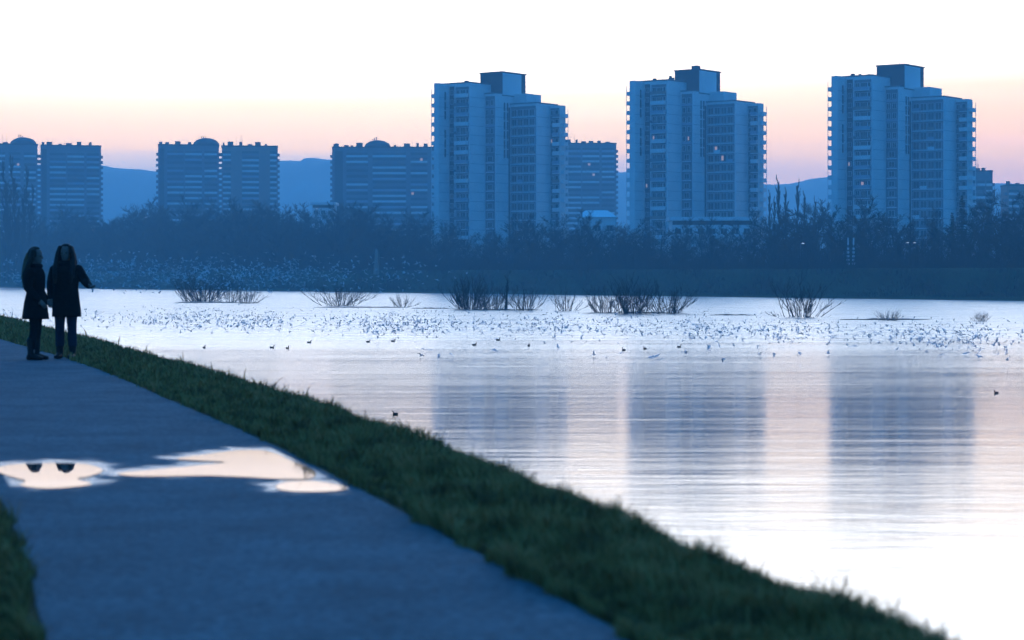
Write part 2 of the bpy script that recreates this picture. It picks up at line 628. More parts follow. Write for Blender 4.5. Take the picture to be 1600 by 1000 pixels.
# grass blades ------------------------------------------------------
def blades(name, n, ymin, ymax, inner, outer, seed, hbase=.072, down=True):
    g = np.random.default_rng(seed)
    u = g.random(n)
    p = -.75
    Y = (ymin**p + u * (ymax**p - ymin**p))**(1 / p)
    a = inner(Y); b = outer(Y)
    s = g.random(n)
    X = a + (b - a) * s
    rag = (g.random(n) < .05)
    X = np.where(rag, a - np.sign(b - a) * np.clip(.035 + .04 * np.sin(Y * 5.3 + 2 * np.sin(Y * 1.9)) + .035 * np.sin(Y * 13.1), 0, 1) * g.random(n), X)
    over = X - crest(Y)
    Z = np.where(over > 0, -.035 - over * .62, np.where(over > -.35, -.035 * (over + .35) / .35, 0.0))
    cl = (np.sin(X * 3.1 + 1.3 * np.sin(Y * 1.7)) * np.sin(Y * 2.3 + 1.1 * np.sin(X * 2.9)) + .6 * np.sin(X * 7.3 + Y * 5.1))
    tuft = np.clip(cl, -.6, 1.6) + .8 * (np.sin(X * 11.7 + 2 * np.sin(Y * 3.9)) * np.sin(Y * 6.1 + X * 3) > .55)
    h = hbase * (.55 + .7 * g.random(n)) * (1 + .55 * tuft)
    h *= np.where(g.random(n) > .985, 1.9, 1)
    edge = np.minimum(s, 1.0) * np.abs(b - a)
    h *= np.clip(edge / .30, .4, 1)
    w = .0032 * np.maximum(1, Y / 11) * (0.8 + .6 * g.random(n))
    az = g.random(n) * 2 * np.pi
    lean = h * (.15 + .75 * g.random(n))
    dx, dy = np.cos(az), np.sin(az)
    laz = az + np.pi / 2 + g.normal(0, .6, n)
    lx, ly = np.cos(laz) * lean, np.sin(laz) * lean
    V = np.empty((n, 5, 3), np.float32)
    V[:, 0] = np.stack([X - dx * w, Y - dy * w, Z - .02], 1)
    V[:, 1] = np.stack([X + dx * w, Y + dy * w, Z - .02], 1)
    V[:, 2] = np.stack([X - dx * w * .7 + lx * .35, Y - dy * w * .7 + ly * .35, Z + h * .6], 1)
    V[:, 3] = np.stack([X + dx * w * .7 + lx * .35, Y + dy * w * .7 + ly * .35, Z + h * .6], 1)
    V[:, 4] = np.stack([X + lx, Y + ly, Z + h * .95], 1)
    base = (np.arange(n) * 5)[:, None]
    T = np.concatenate([base + np.array([[0, 1, 3]]), base + np.array([[0, 3, 2]]), base + np.array([[2, 3, 4]])], 1).reshape(-1, 3)
    return raw_mesh(name, V.reshape(-1, 3), T, 'grass')


def raw_mesh(name, V, T, mat):
    me = bpy.data.meshes.new(name)
    me.vertices.add(len(V)); me.vertices.foreach_set('co', np.ascontiguousarray(V, np.float32).ravel())
    me.loops.add(T.size); me.loops.foreach_set('vertex_index', T.astype(np.int32).ravel())
    me.polygons.add(len(T)); me.polygons.foreach_set('loop_start', np.arange(0, T.size, 3, dtype=np.int32))
    me.polygons.foreach_set('loop_total', np.full(len(T), 3, np.int32))
    me.materials.append(M[mat])
    me.update(); me.validate()
    return link(name, me)


g1 = blades('grass', 170000, 5.0, 75, lambda y: path_right(y) + .05, lambda y: crest(y) + .75, 11)
g1['kind'] = 'stuff'; g1['label'] = 'rough dark green grass verge between gravel path and river'; g1['category'] = 'grass'
g2 = blades('grass', 90000, 5.0, 20, lambda y: path_left(y) - .10, lambda y: path_left(y) - 1.2, 12, .07)
g2['kind'] = 'stuff'; g2['label'] = 'dark grass along the inland edge of the gravel path'; g2['category'] = 'grass'

# ------------------------------------------------------------------ river
BX, BS = 515.0, -1.476           # far waterline: Y = BX + BS * X
TV = Vector((1, BS, 0)).normalized()
NV = Vector((-BS, 1, 0)).normalized()
mb = MB()
mb.v = [(-1400, -400, WATER), (700, -400, WATER), (700, 2300, WATER), (-1400, 2300, WATER)]
mb.f = [(0, 1, 2, 3)]; mb.m = [0]
structure(mb.build('river', 'water'))


def bank(t, s, z):
    """t along the far bank from X=0, s metres inland"""
    p = Vector((0, BX, 0)) + TV * t + NV * s
    return Vector((p.x, p.y, z))


# far land: dyke profile extruded along the bank
prof = [(-12, -5.5), (-1, -3.5), (1.0, -2.9), (4, -2.2), (10, 1.4), (13, 2.5), (15.5, 2.6), (19, 2.2), (30, -.4), (60, -.5), (300, -.5), (3600, -.5)]
mb = MB()
ts = np.concatenate([np.arange(-2400, -400, 200), np.arange(-400, 500, 10), np.arange(500, 901, 100)])
g = np.random.default_rng(3)
for t in ts:
    for k, (s, z) in enumerate(prof):
        j = .35 if k in (2, 3) else (.15 if k in (4, 5, 6) else 0)
        p = bank(float(t), s + g.normal(0, j), z + g.normal(0, j * .3))
        mb.v.append((p.x, p.y, p.z))
kk = len(prof)
for i in range(len(ts) - 1):
    for j in range(kk - 1):
        a = i * kk + j
        mb.f.append((a, a + kk, a + kk + 1, a + 1))
        mb.m.append(0 if j < 8 else 1)
structure(mb.build('far_dyke_and_plain', ['far_grass', 'land'], smooth=True))


# hills
def ridge(name, Y0, pts, seed, mat='hill'):
    """pts: photo pixels of the skyline, at depth Y0"""
    g = np.random.default_rng(seed)
    xs = np.linspace(-900, 2500, 260)
    ys = np.interp(xs, [p[0] for p in pts], [p[1] for p in pts])
    ys = ys + np.convolve(g.normal(0, 1, len(xs) + 12), np.ones(13) / 13, 'valid') * 4 + g.normal(0, .5, len(xs))
    m = MB()
    rows = 8
    for x, y in zip(xs, ys):
        top = pix(x, y, Y0)
        for k in range(rows):
            f = k / (rows - 1)
            z = -1 + (top.z + 1) * (math.sin(f * math.pi / 2))
            yy = Y0 - 700 * (1 - f) + (0 if k in (0, rows - 1) else g.normal(0, 25))
            m.v.append((top.x, yy, z))
        m.v.append((top.x, Y0 + 350, -5))
    c = rows + 1
    for i in range(len(xs) - 1):
        for k in range(c - 1):
            a = i * c + k
            m.f.append((a, a + c, a + c + 1, a + 1)); m.m.append(0)
    return structure(m.build(name, mat, smooth=True))


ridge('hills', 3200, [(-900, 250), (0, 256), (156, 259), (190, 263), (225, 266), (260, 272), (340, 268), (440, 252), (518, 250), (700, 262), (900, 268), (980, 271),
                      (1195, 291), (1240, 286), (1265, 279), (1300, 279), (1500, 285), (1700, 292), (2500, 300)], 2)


# ------------------------------------------------------------------ staggered tower blocks
FL = 3.1
RND = random.Random(7)


def window_mesh(w, h, lit=False, mull=1):
    key = ('window', w, h, lit, mull)
    if key not in CACHE:
        m = MB()
        m.box(-w / 2, w / 2, -.03, .05, 0, h, 1)
        if lit:
            m.box(-w / 2 + .05, -w / 2 + w * .45, -.04, -.03, h * .15, h * .9, 2)
        t = .09
        m.box(-w / 2 - t, w / 2 + t, -.10, .05, -t, 0, 0).box(-w / 2 - t, w / 2 + t, -.10, .05, h, h + t, 0)
        m.box(-w / 2 - t, -w / 2, -.09, .05, 0, h, 0).box(w / 2, w / 2 + t, -.09, .05, 0, h, 0)
        for k in range(mull):
            x = -w / 2 + w * (k + 1) / (mull + 1)
            m.box(x - .035, x + .035, -.07, -.03, 0, h, 0)
        CACHE[key] = m.mesh('window', ['frame', 'glass', 'lit'] if lit else ['frame', 'glass'])
    return CACHE[key]


def balcony_mesh(w, d, mat, screen=False, railing=False):
    """slab and parapet sticking out of a front (-y) face"""
    key = ('balcony', w, d, mat, screen, railing)
    if key not in CACHE:
        m = MB()
        m.box(-w / 2, w / 2, -d, 0, -.22, 0, 0)
        if railing:
            m.box(-w / 2, w / 2, -d, -d + .06, .98, 1.06, 1)
            k = max(3, int(w / .45))
            for q in range(k + 1):
                x = -w / 2 + .03 + (w - .06) * q / k
                m.box(x - .025, x + .025, -d + .005, -d + .055, 0, .98, 1)
            m.box(-w / 2, -w / 2 + .06, -d + .06, 0, .2, 1.0, 1).box(w / 2 - .06, w / 2, -d + .06, 0, .2, 1.0, 1)
        else:
            m.box(-w / 2, w / 2, -d, -d + .12, 0, 1.05, 1)
            m.box(-w / 2, -w / 2 + .1, -d + .12, 0, 0, 1.05, 1).box(w / 2 - .1, w / 2, -d + .12, 0, 0, 1.05, 1)
        if screen:
            m.box(-w / 2, -w / 2 + .12, -d + .01, -d + .16, 1.05, FL - .22, 0)
            m.box(w / 2 - .12, w / 2, -d + .01, -d + .16, 1.05, FL - .22, 0)
        CACHE[key] = m.mesh('balcony', ['concrete', mat])
    return CACHE[key]


CACHE = {}
PANELS = ['panel_white', 'panel_white', 'concrete', 'panel_blue', 'panel_white', 'panel_blue', 'panel_brown', 'concrete_mid']


def tower(px_left, Y, rot, label, seed, chimney=True, wide=1.0):
    rnd = random.Random(seed)
    X0 = (px_left - 800) / F * Y
    a = rot
    t = thing('tower_block', label, 'tower', (X0 + 2.2 * math.cos(a) * wide, Y, -.5), -a, 'tall staggered tower blocks across the river')
    t.scale = (wide, wide, 1)
    H1, HB, H2, H3 = 64.6, 68.6, 61.4, 58.2
    x1, x2, x3, x4 = 9.6, 14.6, 26.45, 30.95
    y1, y2, y3, y4 = 5.7, 14.2, 22.7, 30.7
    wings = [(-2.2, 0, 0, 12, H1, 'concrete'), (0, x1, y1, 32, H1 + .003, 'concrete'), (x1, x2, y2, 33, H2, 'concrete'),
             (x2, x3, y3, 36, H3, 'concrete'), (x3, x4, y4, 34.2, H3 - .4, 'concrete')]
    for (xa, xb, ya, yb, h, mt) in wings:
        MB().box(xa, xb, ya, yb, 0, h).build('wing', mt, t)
    # infill of the windowed fronts, coloured dark for the shaded side, darkest for a recess, set just proud of the gables' concrete
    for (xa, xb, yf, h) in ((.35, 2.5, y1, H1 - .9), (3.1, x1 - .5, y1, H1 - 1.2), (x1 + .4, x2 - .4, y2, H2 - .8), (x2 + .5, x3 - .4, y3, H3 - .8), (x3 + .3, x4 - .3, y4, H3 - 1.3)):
        MB().box(xa, xb, yf - .05, yf + .1, 1.0, h).build('shade_toned_panel', 'concrete_mid' if xa != .35 else 'concrete_dark', t)
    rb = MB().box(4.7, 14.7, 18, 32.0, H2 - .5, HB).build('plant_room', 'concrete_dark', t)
    MB().box(14.702, 14.76, 18.1, 29.4, H2 - .2, HB - .15).build('lit_tone_skin', 'concrete', rb)  # plant room coloured dark as the shaded side, this side pale as lit
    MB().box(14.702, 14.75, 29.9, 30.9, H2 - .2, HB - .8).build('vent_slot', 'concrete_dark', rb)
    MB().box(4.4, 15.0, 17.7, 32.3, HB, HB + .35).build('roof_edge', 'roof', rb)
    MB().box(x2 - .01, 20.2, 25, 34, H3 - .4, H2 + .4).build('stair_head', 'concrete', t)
    for (xa, xb, ya, yb, h) in ((-2.4, x1 + .15, 5.5, 31.8, H1), (x1 - .1, x2 + .12, y2 - .2, 32.8, H2), (x2 - .1, x3 + .15, y3 - .2, 35.8, H3)):
        MB().box(xa, xb, ya, yb, h + .004, h + .36).build('roof_edge', 'concrete_mid', t)
    for k in range(4):
        x = rnd.uniform(0, 8.5); yy = rnd.uniform(8, 15)
        MB().box(x, x + rnd.uniform(.5, 1.2), yy, yy + 1, H1 + .36, H1 + rnd.uniform(.9, 1.7)).build('roof_vent', 'concrete_dark', t)
    if chimney:
        m = MB().box(10.0, 12.4, 20.5, 22.5, HB + .35, HB + 1.7)
        m.build('chimney', 'roof', t)
    m = MB().tube((11.2, 21.5, HB + .3), (11.2, 21.5, HB + 3.2), .09, .05, 6, cap=True)
    m.build('antenna', 'metal', t)

    def win(x, yf, z, w, h, mull=1, lit=.020):
        link('window', window_mesh(w, h, rnd.random() < lit, mull), t, (x, yf, z))
    n1 = int((H1 - 1) / FL); n3 = int((H3 - 1) / FL); n2 = int((H2 - 1) / FL)
    for f in range(n1):
        z = 1.2 + f * FL
        win(1.45, y1 - .06, z + .9, 1.15, 1.45)                       # column on the strip coloured dark as a recess
        win(4.3, y1 - .06, z + .85, 1.3, 1.5)
        win(6.6, y1 - .06, z + .12, 2.2, 2.2, 2, .03)
        win(8.4, y1 - .06, z + .85, .9, 1.5, 0)
        if rnd.random() < .82:
            link('balcony', balcony_mesh(5.6, 1.25, rnd.choice(PANELS)), t, (6.1, y1 - .055, z))
        else:
            link('balcony', balcony_mesh(5.6, 1.25, 'metal', False, True), t, (6.1, y1 - .055, z))
        # balconies on the left end, open to the sky
        link('end_balcony', balcony_mesh(3.0, 1.5, 'concrete', True), t, (-2.2, 1.75, z), (0, 0, -math.pi / 2))
    for f in range(n2):
        z = 1.2 + f * FL
        if f >= n2 - 6:
            win(x1 + 1.35, y2 - .06, z + .6, 1.2, 1.7)
            win(x1 + 3.5, y2 - .06, z + .6, 1.2, 1.7)
            if f % 2 == 0:
                MB_share('spandrel', 4.0, .7, 'panel_blue', t, (x1 + 2.5, y2 - .052, z - .3))
        else:
            win(x1 + 2.5, y2 - .06, z + .8, 1.9, 1.6, 1)
            MB_share('spandrel', 3.6, .34, 'panel_white', t, (x1 + 2.5, y2 - .052, z + .1))
    for f in range(n3):
        z = 1.2 + f * FL
        for k in range(4):
            win(x2 + 2.0 + k * 2.63, y3 - .06, z + .35, 2.05, 2.05, 1, .03)
        MB_share('floor_ledge', 10.9, .32, 'panel_white', t, (x2 + 5.95, y3 - .055, z - .25), .55)
        if rnd.random() < .45:
            k = rnd.randrange(4)
            MB_share('balcony_panel', 2.4, 1.0, rnd.choice(['panel_blue', 'panel_white', 'concrete_mid', 'panel_brown']), t, (x2 + 2.0 + k * 2.63, y3 - .13, z + .05), .3)
        win(x3 + 1.2, y4 - .06, z + .7, 1.2, 1.5)
        win(x3 + 3.2, y4 - .06, z + .2, 1.3, 2.1, 0)
        link('balcony', balcony_mesh(2.4, 1.1, rnd.choice(PANELS)), t, (x3 + 3.1, y4 - .055, z))
        link('end_balcony', balcony_mesh(2.6, 1.3, 'concrete', True), t, (x4, y4 + 2.1, z), (0, 0, math.pi / 2))
    # narrow stair slots high in the blank gables
    for (x, ya, zt, nn) in ((0, 3.6, H1, 7), (x2, y2 + 5.2, H2, 6), (x2, y2 + 7.0, H2, 6)):
        for k in range(nn):
            z = zt - 2.4 - (k + 1) * FL
            if (x, ya, k) != (0, 3.6, 3):
                m = slot_mesh()
                link('stair_window', m, t, (x + .012, ya, z))
    # storey joints of the blank gables and worn patches between them
    for (x, ya, yb, zt) in ((0, .12, y1 - .2, H1), (x1, y1 + .12, y2 - .2, H1), (x2, y2 + .12, y3 - 1.0, H2), (x3, y3 + .12, y4 - .2, H3)):
        for f in range(int((zt - 3) / FL)):
            z = 1.0 + (f + 1) * FL
            key = ('joint_line', round(yb - ya, 2))
            if key not in CACHE:
                CACHE[key] = MB().box(0, .02, 0, yb - ya, 0, .10).mesh('panel_joint', 'concrete_mid')
            link('panel_joint', CACHE[key], t, (x + .001, ya, z))
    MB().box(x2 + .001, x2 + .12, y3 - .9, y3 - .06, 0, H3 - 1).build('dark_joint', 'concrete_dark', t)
    return t


def MB_share(name, w, h, mat, parent, loc, d=.08):
    key = (name, w, h, mat, d)
    if key not in CACHE:
        CACHE[key] = MB().box(-w / 2, w / 2, -d, 0, 0, h).mesh(name, mat)
    return link(name, CACHE[key], parent, loc)


def slot_mesh():
    if 'slot' not in CACHE:
        CACHE['slot'] = MB().box(-.05, .03, -.42, .42, 0, FL - .35).mesh('stair_window', 'glass')
    return CACHE['slot']


AW = R(36.8)
tower(678, 712, AW, 'staggered concrete tower block overlapping the domed slab block, behind the lowest trees', 21, chimney=False, wide=.92)
tower(984, 703, AW, 'staggered concrete tower block with a chimney on its roof, behind a pale low hall', 22, wide=.94)
tower(1300, 686, AW, 'staggered concrete tower block beside the dark conifers, narrow annex at its other side', 23, chimney=False, wide=.98)


# ------------------------------------------------------------------ far slab blocks
def slab_section(t, x0, w, H, seed, style, dome=None, fl=2.75, fringe=(True, True)):
    rnd = random.Random(seed)
    D = 13.0
    MB().box(x0, x0 + w, 0, D, 0, H).build('wall', 'brick' if style == 'brick' else 'concrete_mid', t)
    nf = int((H - 2) / fl)
    if style == 'brick':
        bays = [(.02, .16, 'w'), (.36, .66, 's'), (.86, .98, 'w')]
    elif style == 'wide':
        bays = [(.02, .09, 'd'), (.12, .30, 's'), (.34, .62, 's'), (.66, .80, 's'), (.84, .98, 'w')]
    else:
        bays = [(.02, .10, 'd'), (.15, .42, 's'), (.44, .72, 's'), (.76, .97, 's')]
    for a, b, k in bays:
        xa, xb = x0 + a * w, x0 + b * w
        if k == 'd':
            MB().box(xa, xb, -.06, .05, 1, H - 1.5).build('loggia_column', 'concrete_dark', t)
            continue
        for f in range(nf):
            z = 1.5 + f * fl
            bw = round(xb - xa, 2)
            MB_share('window_strip', bw, 1.25, 'glass', t, ((xa + xb) / 2, .02, z + .95), .10)
            mt = rnd.choice(['concrete', 'panel_blue', 'concrete', 'concrete_mid', 'panel_white']) if k == 's' else 'concrete'
            if rnd.random() < .85:
                MB_share('balcony_front', bw, 1.0, mt, t, ((xa + xb) / 2, -.10, z - .1), .9 if k == 's' else .2)
            if rnd.random() < .025:
                MB_share('lit_window', 1.2, 1.2, 'lit', t, (rnd.uniform(xa + .8, xb - .8), -.09, z + .97), .05)
    for side in (0, 1):
        if not fringe[side]:
            continue
        xs = x0 - 1.0 if side == 0 else x0 + w
        for f in range(nf):
            z = 1.5 + f * fl
            key = ('fringe', side)
            if key not in CACHE:
                CACHE[key] = MB().box(0, 1.0, .4, 5, -.2, 1.05).mesh('end_balcony', 'concrete_mid')
            link('end_balcony', CACHE[key], t, (xs, 0, z))
    # roof clutter
    MB().box(x0 - .2, x0 + w + .2, -.3, D + .2, H + .004, H + .7).build('roof_edge', 'concrete_dark', t)
    x = x0 + .5
    while x < x0 + w - 2:
        bw = rnd.uniform(.8, 3.2); bh = rnd.uniform(.5, 2.1)
        if not (dome and dome[0] - dome[1] - 1 < x < dome[0] + dome[1]):
            MB().box(x, x + bw, 2, 5, H + .7, H + .7 + bh).build('roof_vent', 'concrete_dark', t)
        x += bw + rnd.uniform(1.0, 4.0)
    for k in range(3):
        x = x0 + rnd.uniform(2, w - 2)
        MB().tube((x, 4, H + .6), (x, 4, H + rnd.uniform(3, 6.5)), .08, .05, 5, cap=True).build('antenna', 'metal', t)
    if dome:
        cxd, rad, hh = dome
        m = MB()
        rings = []
        for k in range(9):
            q = k / 8 * math.pi / 2
            rr = math.cos(q) * rad + .15
            rings.append(((cxd, 5.5, H + .7 + math.sin(q) * hh), (rr, 0, 0), (0, min(rr, 5.4), 0)))
        m.loft(rings, 24)
        d = m.build('domed_roof', 'roof', t, True)
        for k in range(3):
            x = cxd - rad * .35 + k * .9
            MB().tube((x, 5, H + hh * .7), (x, 5, H + hh + rnd.uniform(1.3, 2.2)), .22, .22, 6, cap=True).build('chimney_pipe', 'concrete_dark', d)


def slab(px0, px1, ytop, Y, label, secs, seed, rot=0.0):
    """secs: fractions (f0, f1, style, dome fraction or None); open joint balconies between neighbours"""
    X0 = (px0 - 800) / F * Y; W = (px1 - px0) / F * Y
    H = ZC + .5 + (HY - ytop) / F * Y - .7
    t = thing('slab_block', label, 'apartment block', (X0, Y, -.5), rot, 'slab apartment blocks on the far side')
    for i, (f0, f1, style, dm) in enumerate(secs):
        dome = None if dm is None else (dm * W, 20 / F * Y, 11 / F * Y)
        slab_section(t, f0 * W, (f1 - f0) * W, H if i == 0 else H - .35, seed + i, style, dome, fringe=(i == 0, i == len(secs) - 1))
        if i:
            ga, gb = secs[i - 1][1] * W, f0 * W
            nf = int((H - 2) / 2.75)
            for f in range(nf):
                link('joint_balcony', MBcache_joint(gb - ga), t, ((ga + gb) / 2, 4, 1.5 + f * 2.75))
    return t


def MBcache_joint(w):
    key = ('joint', round(w, 2))
    if key not in CACHE:
        CACHE[key] = MB().box(-w / 2 + .005, w / 2 - .005, -1.2, 1.2, -.25, 1.35).mesh('joint_balcony', 'concrete_mid')
    return CACHE[key]


slab(-75, 154, 223, 1100, 'slab block with domed roof and open joint, beyond the tall bare poplars', [(0, .570, 'wide', .475), (.591, 1, 'plain', None)], 31, R(12.5))
slab(247, 433, 225, 1090, 'slab block with domed roof and reddish flank, standing alone before the hills', [(0, .507, 'plain', .40), (.531, 1, 'brick', None)], 35, R(7.7))
slab(519, 705, 229, 1060, 'slab block with a central dome, half hidden by a staggered tower', [(0, 1, 'wide', .375)], 39)
slab(868, 963, 223, 1160, 'plain slab block without dome showing between two staggered towers', [(0, 1, 'plain', None)], 43)
slab(1508, 1551, 266, 930, 'narrow annex block attached to the tower beside the conifers', [(0, 1, 'plain', None)], 47)
slab(1574, 1690, 288, 960, 'long low apartment block behind the conifers', [(0, 1, 'brick', None)], 49)


# low halls behind the trees
def hall(px0, px1, ytop, Y, H_f, label, pitched=False):
    X0 = (px0 - 800) / F * Y; W = (px1 - px0) / F * Y
    H = ZC + .5 + (HY - ytop) / F * Y
    t = thing('low_hall', label, 'hall', (X0, Y, -.5), 0, 'low halls between trees and towers')
    MB().box(0, W, 0, 14, 0, H - 1.0).build('wall', 'concrete', t)
    if pitched:
        m = MB()
        m.v = [(-.5, -.5, H - 1), (W + .5, -.5, H - 1), (W + .5, 14.5, H - 1), (-.5, 14.5, H - 1), (2, 7, H + 1.2), (W - 2, 7, H + 1.2)]
        m.f = [(0, 1, 5, 4), (1, 2, 5), (2, 3, 4, 5), (3, 0, 4), (0, 3, 2, 1)]
        m.m = [0] * 5
        m.build('roof', 'panel_white', t)
    else:
        MB().box(-.8, W + .8, -1.0, 15, H - 1.0, H).build('roof', 'panel_white', t)
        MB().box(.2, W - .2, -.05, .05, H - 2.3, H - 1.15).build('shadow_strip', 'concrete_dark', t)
    k = max(3, int(W / 3.2))
    for q in range(k):
        link('window', window_mesh(1.8, 1.6), t, ((q + .5) * W / k, -.06, H - 5.0))
    return t


hall(1050, 1176, 339, 640, 2, 'low pale hall with flat overhanging roof at the foot of a tower')
hall(905, 962, 334, 630, 2, 'low hall with pale hipped roof between two towers', True)
hall(370, 396, 351, 850, 2, 'small pale flat-roofed building in front of the reddish-flanked slab block')
hall(488, 522, 316, 900, 2, 'boxy grey building at the corner of the slab with the central dome')


# ------------------------------------------------------------------ trees
def grow(mb_t, mb_c, rnd, h, upright=.5, branches=16, stems=1, trunk_r=.16, crown_from=.25, levels=3, twig=.016, spread=1.0):
    """bare tree of height h: trunk into mb_t, limbs and twigs into mb_c"""
    def shoot(p, d, ln, r, lev):
        seg = 3 if lev < levels else 2
        q = p.copy()
        for s in range(seg):
            d2 = (d + Vector((rnd.gauss(0, .16), rnd.gauss(0, .16), rnd.gauss(.06, .10) + .10 * upright))).normalized()
            e = q + d2 * (ln / seg)
            r1 = max(r * (1 - (s + 1) / seg * .6), twig * .6)
            mb_c.tube(q, e, max(r * (1 - s / seg * .6), twig), r1, 3)
            if lev < levels:
                nb = 3 if lev == 1 else 3
                for _ in range(nb):
                    ax = Vector((rnd.gauss(0, 1), rnd.gauss(0, 1), rnd.gauss(.25, .5))).normalized()
                    nd = (d2 * (.75 + .5 * upright) + ax * .75 * spread).normalized()
                    shoot(q.lerp(e, rnd.random()), nd, ln * rnd.uniform(.38, .6), r1 * .6, lev + 1)
            q, d = e, d2
    for s in range(stems):
        p = Vector((rnd.gauss(0, .1 * (stems > 1)), rnd.gauss(0, .1 * (stems > 1)), -.2))
        d = Vector((rnd.gauss(0, .06), rnd.gauss(0, .06), 1)).normalized()
        if stems > 1:
            an = 2 * math.pi * s / stems + rnd.random()
            d = Vector((math.cos(an) * .45, math.sin(an) * .45, 1)).normalized()
        n = 8
        hh = h * (.8 if stems > 1 else .92)
        for k in range(n):
            d = (d + Vector((rnd.gauss(0, .05), rnd.gauss(0, .05), .05))).normalized()
            e = p + d * hh / n
            r0 = trunk_r * (1 - k / n) + .02; r1 = trunk_r * (1 - (k + 1) / n) + .02
            mb_t.tube(p, e, r0, r1, 6)
            if (k + .5) / n > crown_from:
                for _ in range(max(1, round(branches / n))):
                    an = rnd.random() * 6.283
                    out = Vector((math.cos(an), math.sin(an), .35 + 1.3 * upright)).normalized()
                    ln = h * (.36 - .20 * (k / n)) * rnd.uniform(.7, 1.15) * (1.15 - .5 * upright)
                    shoot(p.lerp(e, rnd.random()), out, ln, r1 * .5 + .01, 1)
            p = e


def make_tree(name, label, cat, seed, group, **kw):
    rnd = random.Random(seed)
    a, b = MB(), MB()
    grow(a, b, rnd, **kw)
    t = thing(name, label, cat, group=group)
    a.build('trunk', 'bark', t)
    b.build('crown', 'twig', t)
    return t


TREE_G = 'bare trees in the belt along the far dyke'
TREE_L = 'leafless winter tree in the dark belt behind the far grassy dyke'
protos = [make_tree('bare_tree', TREE_L, 'tree', 100 + i, TREE_G, h=10, upright=[.3, .5, .2, .6, .4][i], branches=20, trunk_r=.15, crown_from=.12, twig=.017) for i in range(5)]
poplars = [make_tree('poplar', 'tall slender leafless poplar rising in front of the joint of the domed slab block', 'tree', 200 + i, 'bare poplars', h=10, upright=1.5, branches=30, trunk_r=.11, crown_from=.1, twig=.020, spread=.7) for i in range(2)]
used = set()


def place(ps, k, loc, h, rnd, label=None, group=None, sx=1.0):
    s = h / 10
    root = ps[k]
    sc = (s * sx * rnd.uniform(.9, 1.15), s * sx * rnd.uniform(.9, 1.15), s)
    if root.name not in used:
        used.add(root.name)
        root.location = loc; root.rotation_euler = (0, 0, rnd.random() * 6.28); root.scale = sc
        o = root
    else:
        o = copy_tree(root, loc, rnd.random() * 6.28, sc)
    if label:
        o['label'] = label
    if group:
        o['group'] = group
    return o


ENV = [(-300, 325), (0, 330), (100, 332), (156, 337), (190, 334), (245, 322), (330, 322), (435, 318), (470, 328), (520, 322), (600, 326), (680, 334), (735, 372), (760, 366), (800, 345), (900, 340), (960, 342),
       (1000, 348), (1060, 351), (1150, 350), (1200, 322), (1290, 322), (1330, 318), (1400, 335), (1450, 332), (1500, 318), (1600, 300), (1900, 300)]


def env(x):
    return float(np.interp(x, [p[0] for p in ENV], [p[1] for p in ENV]))


def tree_label(x, row):
    for x1, w in ((55, 'under the poplars by the domed slab with open joint'), (156, 'below the plain half of the open-jointed domed slab'), (246, 'in the gap of hills beside the open-jointed slab'),
                  (345, 'below the domed half of the lone slab block'), (434, 'below the reddish flank of the lone slab block'), (518, 'below the hills beside the central-domed slab'),
                  (675, 'below the slab with the central dome'), (886, 'below the tower overlapping the domed slab'), (980, 'below the hipped low hall'), (1195, 'below the tower with the roof chimney'),
                  (1296, 'below the thin poplars between two towers'), (1480, 'below the tower beside the conifers'), (9999, 'around the dark conifers')):
        if x < x1:
            return ('low leafless front-row tree ', 'leafless middle-row tree ', 'tall leafless tree ', 'tall leafless rear tree ')[row] + w


rnd = random.Random(77)
for row, (s0, frac, step) in enumerate(((27, .66, 7.5), (38, .84, 7.0), (52, 1.0, 7.5), (70, 1.02, 8.5))):
    t = -420.0
    while t < 240:
        p = bank(-t if False else t, s0 + rnd.uniform(-5, 5), -.5)
        x = 800 + p.x / p.y * F
        if -60 < x < 1660:
            top = HY - (HY - env(x)) * frac * rnd.uniform(.82, 1.04)
            h = (HY - top) / F * p.y + ZC + .5
            place(protos, rnd.randrange(5), p, h, rnd, tree_label(x, row), sx=1.45)
        t += step * rnd.uniform(.6, 1.4)
for x, ytop, Y in ((14, 252, 780), (24, 246, 790), (33, 262, 785), (8, 300, 770), (44, 290, 790)):
    p = pix(x, 0, Y); p.z = -.5
    place(poplars, 0, p, (HY - ytop) / F * Y + 1.7, rnd, 'tall slender leafless poplar standing before the domed slab with open joint', 'poplars before the slab block', .8)
for x, ytop, Y in ((1203, 290, 600), (1217, 266, 610), (1228, 286, 605), (1246, 272, 612), (1258, 292, 600), (1210, 300, 590), (1274, 300, 596)):
    p = pix(x, 0, Y); p.z = -.5
    place(poplars, 1, p, (HY - ytop) / F * Y + 1.7, rnd, 'thin leafless poplar against the pink sky in the gap between two towers', 'poplars between two towers', .55)
# farther trees around the slabs
for k in range(46):
    x = rnd.uniform(-20, 980); Y = rnd.uniform(850, 1040)
    if 675 < x < 880:
        continue
    p = pix(x, 0, Y); p.z = -.5
    top = rnd.uniform(328, 350) - (10 if 190 < x < 440 else 0)
    place(protos, rnd.randrange(5), p, (HY - top) / F * Y + 1.7, rnd, 'leafless tree at the foot of the far slab blocks', 'trees among the slab blocks', 1.2)


